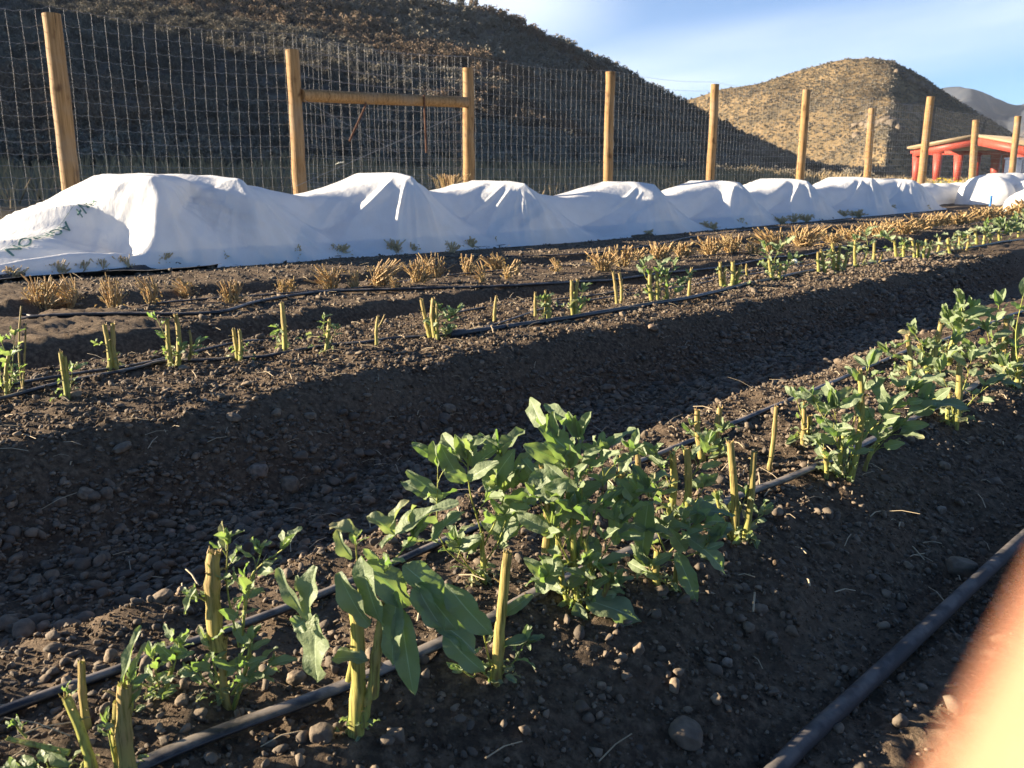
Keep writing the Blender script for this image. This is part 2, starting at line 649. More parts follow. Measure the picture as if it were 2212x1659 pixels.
def hill_strip(name, rs, Yf, Yc, zc, z0, mat, rough, prof=1.0, nq=90, back=0.35):
    """a hillside: for every bearing a foot, a crest and a fall behind the crest"""
    rs = np.asarray(rs)
    qs = np.concatenate([np.linspace(-0.12, 1, nq), np.linspace(1.03, 1.6, 14)])
    V = []
    RR, QQ = np.meshgrid(rs, qs, indexing='ij')
    yf, yc, zz = [np.interp(RR, rs, a_) for a_ in (Yf, Yc, zc)]
    Y = yf + (yc - yf) * QQ
    qq = np.clip(QQ, 0, None)
    z = np.where(QQ <= 1, z0 + (zz - z0) * (np.clip(QQ, -1, 1) * 0.86 + 0.14 * np.sin(np.clip(QQ, 0, 1) * np.pi / 2)) ** 1.0 if prof == 1.0
                 else z0 + (zz - z0) * np.sign(QQ) * np.abs(np.clip(QQ, -1, 1)) ** prof, zz - (zz - z0) * (QQ - 1) * back / 0.35 * 1.2)
    X = RR * Y
    z = z + rough[0] * fbm(X * rough[1], Y * rough[1], 5, 61) * np.clip(QQ * 5, 0, 1) * np.where(QQ > .8, np.clip((1.05 - QQ) * 4, 0.25, 1), 1)
    n1, n2 = RR.shape
    i, j = np.meshgrid(np.arange(n1 - 1), np.arange(n2 - 1), indexing='ij')
    k = i * n2 + j
    qd = np.stack([k, k + n2, k + n2 + 1, k + 1], -1).reshape(-1, 4)
    P = np.stack([X, Y, z], -1)
    o = MB().add(P.reshape(-1, 3), qd).build(name, mat)
    tag(o, kind='structure')
    return RR, QQ, P


def sil(pts):
    """skyline points of the picture -> bearing (x / y) and slope (z / y) from the viewer"""
    rt = []
    for (x, y) in pts:
        d = ray(x, y)
        rt.append((d[0] / d[1], d[2] / d[1]))
    return np.array(rt).T


# left hill: rises away from the field, parallel to the rows, ends to the right
r1 = np.concatenate([np.linspace(-9, -1.0, 60), np.linspace(-0.98, 0.46, 150)])
vovY = UX * 1.0 - UY * r1
vovY = np.where(vovY < 0.30, 0.30, vovY)
Yf1 = 26 / vovY
vc = np.interp(r1, [-9, -0.5, -0.036, 0.12, 0.2, 0.32, 0.46], [85, 85, 85, 84, 80, 72, 56])
Yc1 = vc / vovY
sr, st_ = sil([(1040, 0), (1150, 52), (1250, 95), (1330, 130), (1405, 172), (1480, 212), (1600, 278), (1700, 325), (1850, 383), (1950, 398)])
tsil = np.interp(r1, sr, st_)
zc1 = np.where(r1 < sr[0], np.interp(r1, [-9, -1.5, -0.75, -0.6, -0.4, -0.2, sr[0]], [25.6, 25.6, 18.5, 17.8, 19.5, 22.0, st_[0] * 85 / (UX - UY * sr[0])]), tsil * Yc1) + HC - 0.9
RR1, QQ1, P1 = hill_strip('hill', r1, Yf1, Yc1, zc1, 1.2, M['hill1'], (1.0, 0.05), 1.3)

# middle hill: a lit flank on the left, a shaded one on the right of its ridge
r2 = np.linspace(0.12, 0.75, 220)
rr = 0.425
Yf2 = 150 + np.where(r2 < rr, (rr - r2) * 420, (r2 - rr) * 330)
Yc2 = np.maximum(250 + np.abs(r2 - 0.42) * 120, Yf2 + 30)
s2r, s2t = sil([(1300, 300), (1480, 218), (1560, 194), (1640, 184), (1750, 149), (1830, 129), (1885, 125), (1930, 132), (1980, 158), (2050, 205), (2150, 268), (2212, 306), (2330, 360), (2450, 385)])
t2 = np.interp(r2, s2r, s2t)
zc2 = t2 * Yc2 + HC
RR2, QQ2, P2 = hill_strip('far_hill', r2, Yf2, Yc2, zc2, 2.0, M['hill2'], (5.0, 0.03), 0.9)

r3 = np.linspace(0.3, 1.1, 160)
s3r, s3t = sil([(1600, 230), (1900, 190), (2035, 172), (2110, 178), (2170, 187), (2212, 200), (2400, 215), (3100, 260)])
t3 = np.interp(r3, s3r, s3t)
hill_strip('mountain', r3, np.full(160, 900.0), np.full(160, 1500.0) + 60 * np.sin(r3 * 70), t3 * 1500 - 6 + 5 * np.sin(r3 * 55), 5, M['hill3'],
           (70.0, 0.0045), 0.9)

# ------------------------------------------------------------------ sagebrush and dry grass


def leafquads(mb, C, size, seed_n, att, aspect=0.6):
    """random small leaf faces at the points C"""
    n = len(C)
    a_ = NR.normal(size=(n, 3))
    a_ /= np.linalg.norm(a_, axis=1)[:, None]
    b_ = np.cross(a_, NR.normal(size=(n, 3)))
    b_ /= np.linalg.norm(b_, axis=1)[:, None] + 1e-9
    s = np.broadcast_to(np.asarray(size, float), (n,))[:, None] * NR.uniform(.6, 1.3, (n, 1))
    a_, b_ = a_ * s, b_ * s * aspect
    V = np.stack([C - a_, C - b_ * .9, C + a_, C + b_], 1).reshape(-1, 3)
    mb.add(V, np.arange(4 * n).reshape(-1, 4), np.repeat(np.broadcast_to(np.asarray(att, float), (n,)), 4))


def shrub_pts(n):
    """points of an uneven brush crown of unit width, several lobes with gaps"""
    k = R.randint(4, 7)
    lobes = [(NR.uniform(-.32, .32), NR.uniform(-.32, .32), NR.uniform(.25, .6), NR.uniform(.16, .30)) for _ in range(k)]
    P = []
    for i in range(n):
        x, y, z, r = lobes[i % k]
        d = NR.normal(size=3)
        d /= np.linalg.norm(d)
        d *= r * NR.uniform(.55, 1.05)
        P.append((x + d[0], y + d[1], max(0.02, z + d[2] * 1.1)))
    return np.array(P)


def hill_sample(P, RR, QQ, n, qlo, qhi, rlo, rhi, wfun=None):
    cand = []
    n1, n2 = RR.shape
    ok = (QQ > qlo) & (QQ < qhi) & (RR > rlo) & (RR < rhi)
    I, J = np.nonzero(ok[:-1, :-1])
    e1 = P[I + 1, J] - P[I, J]
    e2 = P[I, J + 1] - P[I, J]
    area = np.linalg.norm(np.cross(e1, e2), axis=1)
    w = area * (wfun(P[I, J]) if wfun else 1)
    k = NR.choice(len(I), n, p=w / w.sum())
    s, t = NR.uniform(size=(n, 1)), NR.uniform(size=(n, 1))
    return P[I[k], J[k]] + e1[k] * s + e2[k] * t


protos = [shrub_pts(230) for _ in range(8)]
sparse = [shrub_pts(95) for _ in range(8)]
hp = hill_sample(P1, RR1, QQ1, 10500, -0.02, 1.03, -0.75, 0.43, lambda p: 1 / (20 + p[:, 1]))
order = np.argsort(hp[:, 1])
hp = hp[order]
mb = MB()
clus = fbm(hp[:, 0] * .07, hp[:, 1] * .07, 3, 91)
red_ = fbm(hp[:, 0] * .05 + 40, hp[:, 1] * .05, 3, 95)
rest = []
NEAR_SHRUBS = 140
near_pts = []
for k, p in enumerate(hp):
    d = p[1]
    s = NR.uniform(0.5, 1.35) * (1.0 + 0.5 * clus[k])
    if k < NEAR_SHRUBS:
        near_pts.append((p, s))
        continue
    pr = (protos if d < 85 else sparse)[k % 8]
    ca, sa = math.cos(k * 2.4), math.sin(k * 2.4)
    Q = np.stack([pr[:, 0] * ca - pr[:, 1] * sa, pr[:, 0] * sa + pr[:, 1] * ca, pr[:, 2] * 0.95], -1) * s + p
    tone = np.clip(0.42 + 0.5 * clus[k] + NR.normal() * .08, 0.1, 0.7)
    if red_[k] > 0.32:
        tone = NR.uniform(.82, 1.0)
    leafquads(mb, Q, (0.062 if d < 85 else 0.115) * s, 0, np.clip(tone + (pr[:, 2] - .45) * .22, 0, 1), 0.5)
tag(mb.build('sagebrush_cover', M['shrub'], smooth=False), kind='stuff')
shr = []
for k in range(6):
    m_ = MB()
    pr = shrub_pts(330)
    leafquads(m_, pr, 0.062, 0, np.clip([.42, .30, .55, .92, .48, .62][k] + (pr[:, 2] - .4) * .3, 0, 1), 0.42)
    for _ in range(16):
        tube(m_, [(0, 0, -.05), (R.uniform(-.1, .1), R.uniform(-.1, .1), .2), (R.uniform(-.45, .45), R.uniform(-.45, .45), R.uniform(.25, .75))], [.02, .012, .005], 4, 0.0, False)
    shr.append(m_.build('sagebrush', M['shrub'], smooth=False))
for k, (p, s) in enumerate(near_pts):
    o = shr[k % 6] if k < 6 else shr[k % 6].copy()
    if k >= 6:
        COL.objects.link(o)
    o.location = p
    o.rotation_euler = (0, 0, k * 2.1)
    o.scale = (s, s, s * NR.uniform(.8, 1.1))
    tag(o, 'grey or brown sagebrush shrub at the foot of the shaded hill', 'shrub', 'sagebrush shrubs along the foot of the hill')

hp2 = hill_sample(P2, RR2, QQ2, 12000, 0.0, 1.02, 0.19, 0.66)
mb = MB()
for k, p in enumerate(hp2):
    pr = sparse[k % 8][:11]
    s = NR.uniform(0.25, 0.75)
    leafquads(mb, pr * s + p, 0.30 * s, 0, np.clip(NR.uniform(.15, .6) + 0 * pr[:, 2], 0, 1), 0.6)
tag(mb.build('far_hill_brush', M['shrub'], smooth=False), kind='stuff')

# rock outcrops on the middle hill
def rock_mesh(mb, c, sx, sy, sz, seed, att=0.4, flat=0.0):
    v, f = ICO2
    d = v * np.array([sx, sy, sz])
    k = 1 + 0.55 * fbm(v[:, 0] * 1.3 + seed * 7.1, v[:, 1] * 1.3 + v[:, 2] * 1.7 + seed * 3.3, 3, 5)
    mb.add(d * k[:, None] + np.asarray(c), f, att)


def ico(sub):
    t = (1 + 5 ** .5) / 2
    v = [(-1, t, 0), (1, t, 0), (-1, -t, 0), (1, -t, 0), (0, -1, t), (0, 1, t), (0, -1, -t), (0, 1, -t), (t, 0, -1), (t, 0, 1), (-t, 0, -1), (-t, 0, 1)]
    f = [(0, 11, 5), (0, 5, 1), (0, 1, 7), (0, 7, 10), (0, 10, 11), (1, 5, 9), (5, 11, 4), (11, 10, 2), (10, 7, 6), (7, 1, 8), (3, 9, 4), (3, 4, 2), (3, 2, 6), (3, 6, 8), (3, 8, 9), (4, 9, 5), (2, 4, 11), (6, 2, 10), (8, 6, 7), (9, 8, 1)]
    v = [np.array(p) / np.linalg.norm(p) for p in v]
    for _ in range(sub):
        cache, nf = {}, []

        def mid(a_, b_):
            key = (min(a_, b_), max(a_, b_))
            if key not in cache:
                p = v[a_] + v[b_]
                v.append(p / np.linalg.norm(p))
                cache[key] = len(v) - 1
            return cache[key]
        for a_, b_, c_ in f:
            x, y, z = mid(a_, b_), mid(b_, c_), mid(c_, a_)
            nf += [(a_, x, z), (b_, y, x), (c_, z, y), (x, y, z)]
        f = nf
    return np.array(v), np.array(f)


ICO0, ICO1, ICO2, ICO3 = ico(0), ico(1), ico(2), ico(3)
mb = MB()
for (r0, q0, n, sp) in ((0.44, 0.93, 12, .012), (0.405, 0.42, 8, .010), (0.425, 0.33, 12, .016), (0.45, .62, 9, .012)):
    for k in range(n):
        r_ = r0 + NR.normal() * sp
        i = int(np.clip(np.searchsorted(r2, r_), 1, len(r2) - 2))
        j = int(np.clip((q0 + NR.normal() * .04) * 89 / 1.12 + 9, 2, 86))
        p = P2[i, j]
        rock_mesh(mb, p, NR.uniform(.7, 1.7), NR.uniform(.7, 1.6), NR.uniform(.5, 1.3), k, NR.uniform(0, .5))
tag(mb.build('rock_outcrop', M['stone'], smooth=False), kind='stuff')

# dry grass between the fence and the hill
mb = MB()
n = 42000
gu_, gv_ = NR.uniform(-6, 95, n), 11.5 + NR.uniform(0, 1, n) ** 0.8 * 19
x, y = uv2xy(gu_, gv_)
keep = (y > 3) & (np.abs(x / y) < 0.75)
gu_, gv_, x, y = gu_[keep], gv_[keep], x[keep], y[keep]
z = soilz(gu_, gv_)
n = len(x)
h = NR.uniform(.18, .55, n) * (0.7 + fbm(gu_ * .5, gv_ * .5, 2, 15)) * sstep(gv_, 10.0, 15)
wd = 0.010 + y * 0.00035
a_ = NR.uniform(0, 6.28, n)
P0 = np.stack([x, y, z - .02], -1)
sd = np.stack([np.cos(a_), np.sin(a_), 0 * a_], -1) * wd[:, None]
ln = NR.normal(size=(n, 3)) * [.22, .22, 0] * h[:, None]
V = np.stack([P0 - sd, P0 + sd, P0 + ln * .4 + [0, 0, 1] * h[:, None] * .6 + sd * .7, P0 + ln + [0, 0, 1] * h[:, None]], 1).reshape(-1, 3)
mb.add(V, np.arange(4 * n).reshape(-1, 4), np.repeat(NR.uniform(size=n), 4))
tag(mb.build('dry_grass', M['grass'], smooth=False), kind='stuff')

# ------------------------------------------------------------------ gravel, clods and straw


def scatter(name, pts, sizes, mat, ico_, flat=(0.35, 0.75), attf=None, sink=0.25, smooth=True):
    iv, ifc = ico_
    n = len(pts)
    nvv = len(iv)
    variants = []
    for k in range(10):
        kk = 1 + 0.5 * fbm(iv[:, 0] * 1.1 + k * 5.7, iv[:, 1] * 1.1 + iv[:, 2] * 1.4 + k * 2.9, 2, 70 + k)
        vv = iv * kk[:, None]
        for _ in range(5):
            pn = NR.normal(size=3)
            pn /= np.linalg.norm(pn)
            ex = np.maximum(vv @ pn - NR.uniform(.45, .8), 0)
            vv = vv - ex[:, None] * pn
        variants.append(vv)
    variants = np.array(variants)
    V = variants[NR.integers(0, 10, n)]
    sx = sizes * NR.uniform(.8, 1.35, n)
    sy = sizes * NR.uniform(.6, 1.0, n)
    sz = sizes * NR.uniform(flat[0], flat[1], n)
    V = V * np.stack([sx, sy, sz], -1)[:, None, :] * 0.5
    th = NR.uniform(0, 6.28, n)
    tl = NR.normal(size=n) * .35
    c, s = np.cos(tl)[:, None], np.sin(tl)[:, None]
    V = np.stack([V[..., 0] * c - V[..., 2] * s, V[..., 1], V[..., 0] * s + V[..., 2] * c], -1)
    c, s = np.cos(th)[:, None], np.sin(th)[:, None]
    V = np.stack([V[..., 0] * c - V[..., 1] * s, V[..., 0] * s + V[..., 1] * c, V[..., 2]], -1)
    P = pts.copy()
    P[:, 2] += sz * (0.5 - sink)
    V = V + P[:, None, :]
    Fc = (np.arange(n)[:, None, None] * nvv + ifc[None]).reshape(-1, 3)
    att = np.repeat(attf if attf is not None else NR.uniform(0, .9, n), nvv)
    o = MB().add(V.reshape(-1, 3), Fc, att).build(name, mat, smooth=smooth)
    tag(o, kind='stuff')
    return o


def field_pts(n, u0, u1, v0, v1, pw=1.0):
    """points denser near the viewer, kept to the field the photo looks over"""
    u = u0 + (u1 - u0) * NR.uniform(size=n) ** pw
    v = NR.uniform(v0, v1, n)
    x, y = uv2xy(u, v)
    k = (y > 0.35) & (np.abs(x / np.maximum(y, .01)) < 0.85)
    u, v, x, y = u[k], v[k], x[k], y[k]
    return np.stack([x, y, soilz(u, v)], -1), u, v


# path between the first two beds and the shaded slope: river gravel
p, u, v = field_pts(34000, -0.6, 6.5, 1.10, 1.85, 1.5)
sz = np.clip(NR.lognormal(-4.5, .52, len(p)), .005, .042) * (1 + 0.15 * np.maximum(u - 2, 0))
scatter('gravel', p, sz, M['stone'], ICO1, attf=np.clip(NR.normal(.32, .2, len(p)), 0, .97))
p, u, v = field_pts(26000, -0.2, 7.5, 1.70, 2.85, 1.4)
sz = np.clip(NR.lognormal(-4.85, .5, len(p)), .004, .032) * (1 + 0.15 * np.maximum(u - 2, 0))
scatter('pebbles', p, sz, M['stone'], ICO1, attf=np.clip(NR.normal(.35, .2, len(p)), 0, .97))
p, u, v = field_pts(22000, -0.4, 3.2, 0.28, 1.15, 1.3)
sz = np.clip(NR.lognormal(-5.25, .55, len(p)), .003, .022)
scatter('soil_clods', p, sz, M['stone'], ICO1, flat=(.6, .95), attf=np.clip(NR.normal(.30, .16, len(p)), 0, .9), smooth=False)
p, u, v = field_pts(42000, -0.4, 3.6, 0.30, 1.2, 1.35)
sz = np.clip(NR.lognormal(-5.75, .5, len(p)), .002, .012)
scatter('soil_crumbs', p, sz, M['soil'], ICO0, flat=(.6, 1.0), attf=np.zeros(len(p)), smooth=False)
p, u, v = field_pts(26000, -0.2, 8, 1.75, 2.85, 1.35)
sz = np.clip(NR.lognormal(-5.1, .5, len(p)), .003, .02)
scatter('soil_crumbs', p, sz, M['soil'], ICO0, flat=(.6, 1.0), attf=np.zeros(len(p)), smooth=False)
p, u, v = field_pts(26000, 1.5, 14, 2.8, 5.7, 1.3)
sz = np.clip(NR.lognormal(-4.4, .5, len(p)), .006, .05)
scatter('field_stones', p, sz, M['stone'], ICO0, attf=np.clip(NR.normal(.3, .2, len(p)), 0, .95))

p, u, v = field_pts(9000, 0.2, 5, -2.2, 0.32, 1.2)
sz = np.clip(NR.lognormal(-4.9, .55, len(p)), .004, .03)
scatter('furrow_stones', p, sz, M['stone'], ICO0, attf=np.clip(NR.normal(.3, .2, len(p)), 0, .95))

mb = MB()
for (n, u0, u1, v0, v1, sc) in ((300, -.3, 4, .35, 1.9, 1), (200, .5, 6, 1.8, 3.0, 1.1), (260, 1.5, 16, 3.0, 5.6, 1.6)):
    p, u, v = field_pts(n * 2, u0, u1, v0, v1, 1.3)
    for c in p:
        L = NR.uniform(.015, .07) * sc
        a_ = NR.uniform(0, 6.28)
        d = np.array([math.cos(a_), math.sin(a_), NR.uniform(-.15, .3)]) * L
        tube(mb, [c + [0, 0, .006], c + d * .5 + [0, 0, .010], c + d + [0, 0, .006]], NR.uniform(.0007, .0016) * sc, 4, NR.uniform(), False, .5)
tag(mb.build('straw_litter', M['straw'], smooth=False), kind='stuff')

# single stones large enough to point at: picture position, width in picture, heights, tone, label
STONES = [
    (1480, 1610, 108, .72, .30, 'smooth egg-shaped grey stone standing in the shaded front slope of the nearest bed'),
    (2078, 1236, 78, .7, .28, 'round dusty stone on the slope beside the black pipe'),
    (695, 1590, 66, .8, .36, 'wedge-shaped grey stone at the foot of the big wilting bean plant'),
    (855, 1590, 52, .8, .26, 'dark rounded stone just right of the thick stem base of the wilting plant'),
    (1378, 1424, 40, .9, .72, 'pale sunlit tan stone on the slope below the leafy bean clump'),
    (1345, 1440, 30, .7, .5, 'small brown stone touching the pale sunlit tan stone'),
    (1570, 1448, 28, .9, .97, 'small cream stone alone in the shade with one sunlit side'),
    (1640, 1335, 40, .6, .42, 'flat brown stone halfway down the slope, right of the drooping bean plant'),
    (1665, 1395, 34, 1.0, .34, 'upright grey stone chip on the dark slope'),
    (2035, 1090, 26, .9, .97, 'small bright yellow-white stone on the slope at right'),
    (2040, 1005, 30, .8, .55, 'rounded brown stone beneath the far green shoots at right'),
    (1300, 1480, 26, .8, .7, 'small tan stone below the big serrated leaf'),
    (640, 1455, 48, .7, .62, 'brown stone on the soil between the two drip tapes'),
    (432, 1548, 40, .6, .5, 'flat brown cobble beside the dusty drip tape, lower left'),
    (352, 1302, 62, .55, .40, 'big flat grey slab at the edge of the gravel path, behind the dark cut stem'),
    (30, 1352, 58, .62, .35, 'square grey cobble in the path at the left edge of the photo'),
    (560, 1018, 46, .75, .95, 'pinkish triangular stone on the shaded bed slope'),
    (628, 1048, 44, .9, .5, 'oblong brown cobble right of the pinkish triangular stone'),
    (652, 1000, 36, .7, .28, 'rounded blue-grey cobble above the oblong brown cobble'),
    (262, 955, 52, .45, .45, 'flat oval brown cobble high on the shaded slope'),
    (184, 1052, 42, .75, .55, 'angular brown cobble low on the shaded slope at left'),
    (128, 1066, 34, .8, .42, 'greyish angular stone left of the angular brown cobble'),
    (228, 1050, 30, 1.1, .38, 'upright dark cobble right of the angular brown cobble'),
    (300, 1290 - 26, 56, .5, .3, 'dark flat cobble lying deep in the shaded path'),
    (312, 1240, 54, .35, .34, 'long low cobble in the shaded path behind the dark flat cobble'),
    (505, 905, 40, .5, .45, 'pale flat stone on the lit rim of the second bed'),
    (970, 860, 34, .6, .55, 'rounded tan cobble on the bed rim below the pipe coupling'),
    (670, 900, 32, .5, .6, 'small light cobble on the rim of the second bed, mid-left'),
    (1310, 830, 30, .6, .32, 'grey cobble on the shaded slope of the second bed, centre'),
    (1495, 892, 40, .6, .30, 'flat grey stone at the foot of the shaded slope'),
    (964, 768 - 8, 28, .5, .45, 'grey stone in the furrow behind the coupling bush'),
    (1410, 690 + 20, 26, .6, .8, 'small orange-brown stone beside the black pipe'),
]
for k, (px, py, w, hr, tn, lb) in enumerate(STONES):
    p = hit(px, py)
    d = p[1] * 1.02
    sx = w / F * d
    uu, vv = xy2uv(p[0], p[1])
    p[2] = float(soilz(np.array([uu]), np.array([vv]))[0]) + sx * hr * 0.22
    mb = MB()
    v, f = ICO3
    kx = 1 + 0.28 * fbm(v[:, 0] * 1.0 + k * 7.1, v[:, 1] * 1.0 + v[:, 2] * 1.3 + k * 3.3, 3, 5)
    vv = np.clip(v * kx[:, None], -NR.uniform(.75, 1), NR.uniform(.75, 1)) * [sx * .5, sx * .42, sx * hr * .5]
    c, s = math.cos(.35 * (k % 5 - 2)), math.sin(.35 * (k % 5 - 2))
    vv = np.stack([vv[:, 0] * c - vv[:, 2] * s * .5, vv[:, 1], vv[:, 0] * s * .5 + vv[:, 2] * c], -1)
    mb.add(vv + p, f, tn)
    tag(mb.build('stone', M['stone'], origin=p), lb, 'stone', 'loose stones on the beds and path')

# ------------------------------------------------------------------ drip tapes and pipes


def line_thing(name, px, w, label, cat, mat, squash=.75, n=90, lift=0.7, taut=False):
    pts = [hit(*p) for p in px]
    if taut:                                    # goes on along the furrow beyond the picture
        for du in (1.2, 2.6, 5.0):
            pts.append(pts[-1] + np.array([UX, UY, 0]) * (du if du < 2 else du * .6))
        pts.insert(0, pts[0] - np.array([UX, UY, 0]) * 1.3)
    pts = spline(pts, n)
    u, v = xy2uv(pts[:, 0], pts[:, 1])
    zz = soilz(u, v)
    ks = 9
    zz = base(u, v) + .012 if taut else zz
    zz = np.convolve(np.pad(np.maximum(zz, base(u, v)), ks // 2, 'edge'), np.ones(ks) / ks, 'valid')
    pts[:, 2] = zz + w * lift
    mb = MB()
    o0 = pts[n // 2].copy()
    tube(mb, pts, w, 10, 0, True, squash)
    return tag(mb.build(name, mat, origin=o0), label, cat), pts


line_thing('drip_tape', [(150, 1740), (320, 1655), (450, 1598), (760, 1482), (1060, 1345), (1150, 1290), (1400, 1180), (1640, 1062), (1760, 1013), (1990, 900), (2110, 838), (2300, 750)],
           0.0102, 'wide dusty drip tape along the front of the nearest bed, passing the wilting plant', 'drip tape', M['tape'], .42, 160, .35)
line_thing('drip_tape', [(-120, 1620), (0, 1562), (330, 1432), (600, 1330), (720, 1282), (1000, 1160), (1310, 1036), (1380, 1005), (1580, 925), (1700, 880), (1850, 808), (2050, 735), (2250, 660)],
           .0075, 'thinner black drip tape along the back of the nearest bed', 'drip tape', M['tape'], .7, 160)
line_thing('irrigation_pipe', [(1640, 1740), (1710, 1659), (1830, 1545), (1950, 1430), (2080, 1305), (2212, 1180), (2400, 1010)], .0112,
           'black irrigation pipe in the dark furrow at the lower right corner', 'pipe', M['pipe_dusty'], 1.0, 150, .7, True)
line_thing('drip_tape', [(-150, 900), (0, 866), (140, 830), (280, 802), (350, 788), (430, 786), (600, 771), (750, 750), (900, 731), (985, 727)], .0075,
           'black drip tape on the second bed, running left from the pipe coupling', 'drip tape', M['tape'], .7, 120)
pipe2, pp2 = line_thing('irrigation_pipe', [(985, 729), (1100, 711), (1290, 681), (1400, 662), (1500, 645), (1640, 612), (1760, 588), (1900, 569), (2050, 545), (2212, 519), (2400, 490)], .0105,
                        'grey-black poly pipe curving right along the front of the second bed', 'pipe', M['pipe'], 1.0, 140)
cp = MB()
dv_ = nrm(pp2[3] - pp2[0])
tube(cp, [pp2[0] - dv_ * .03 - pp2[70], pp2[0] - dv_ * .012 - pp2[70], pp2[0] + dv_ * .02 - pp2[70], pp2[0] + dv_ * .045 - pp2[70]], [.012, .017, .017, .013], 10)
cp.build('coupling', M['sheet'], pipe2)
line_thing('drip_tape', [(-100, 860), (60, 830), (180, 810), (280, 796), (400, 770), (500, 747), (620, 722), (740, 702), (910, 688), (1030, 672), (1100, 660), (1250, 645), (1400, 622), (1560, 598), (1700, 575), (1900, 545), (2212, 500)], .0065,
           'thin black drip tape along the back of the second bed', 'drip tape', M['tape'], .7, 160)
line_thing('drip_tape', [(1000, 722), (1080, 700), (1180, 668), (1290, 648), (1450, 625), (1600, 598), (1800, 565)], .0060,
           'short loose drip tape slanting away from the pipe coupling', 'drip tape', M['tape'], .7, 90)
line_thing('drip_tape', [(-150, 694), (0, 690), (250, 686), (460, 681), (560, 655), (700, 634), (900, 628), (1100, 626), (1300, 618), (1500, 590), (1700, 562), (1900, 540), (2212, 500)], .012,
           'slack black drip tape lying along the front edge of the third bed', 'drip tape', M['tape'], .7, 140)
line_thing('drip_tape', [(40, 674), (150, 669), (250, 664), (420, 650), (560, 640), (700, 630), (800, 622), (920, 603), (1000, 594), (1130, 585), (1300, 572), (1500, 556), (1700, 535), (1900, 508), (2212, 470)], .007,
           'black drip tape threaded behind the brown stubs of the third bed', 'drip tape', M['tape'], .7, 140)
line_thing('drip_tape', [(-150, 612), (0, 604), (150, 597), (280, 588), (400, 576), (560, 562), (800, 557), (1060, 556), (1200, 553), (1330, 545), (1420, 530), (1500, 512), (1700, 490), (2000, 460)], .008,
           'black drip tape hanging over the near edge of the fourth bed', 'drip tape', M['tape'], .7, 140)
line_thing('drip_tape', [(240, 592), (380, 580), (430, 572), (600, 560), (800, 547), (1000, 531), (1200, 515), (1420, 500), (1640, 481), (1850, 462), (2040, 446)], .009,
           'black drip tape against the foot of the long white cover', 'drip tape', M['tape'], .7, 140)

# ------------------------------------------------------------------ plants


def leaf(mb, b, d, up, L, W, fold=.35, curl=.6, wav=.1, tint=0.3, rows=8, tip=.0, jag=0.0):
    d = nrm(d)
    side = np.cross(d, up)
    if np.linalg.norm(side) < 1e-3:
        side = np.cross(d, [1, 0.3, 0.1])
    side = nrm(side)
    n_ = np.cross(side, d)
    cols = (-1, -.55, -.09, 0, .09, .55, 1)
    t = np.linspace(0, 1, rows)
    pos = np.array(b, float)
    V, A = [], []
    ph = R.uniform(0, 6.28)
    f2 = fold * R.uniform(.7, 1.3)
    for k, tt in enumerate(t):
        ang = -curl * tt ** 1.3
        dk = d * math.cos(ang) + n_ * math.sin(ang)
        nk = -d * math.sin(ang) + n_ * math.cos(ang)
        if k:
            pos = pos + dk * L / (rows - 1)
        w = W * .5 * (math.sin(math.pi * min(1, max(0.0, tt * .97 + .015)) ** .86) ** .62)
        for s in cols:
            e_ = abs(s)
            ff = fold if s < 0 else f2
            wv = wav * W * math.sin(5.2 * tt * math.pi / 1.3 + ph + s * 1.7) * e_
            jg = 1 + (jag * R.uniform(-1, 1) if e_ == 1 else 0)
            V.append(pos + side * s * w * jg * math.cos(ff) + nk * (e_ * w * math.sin(ff) + wv))
            A.append(-.5 if s == 0 else min(1, tint + (0.25 * tip * (tt ** 3) + .04 * e_)))
    nc = 7
    q = [[i * nc + j, i * nc + j + 1, (i + 1) * nc + j + 1, (i + 1) * nc + j] for i in range(rows - 1) for j in range(nc - 1)]
    mb.add(V, q, A)


def rdir(up=0.4):
    a_ = R.uniform(0, 6.283)
    return nrm([math.cos(a_), math.sin(a_), up])


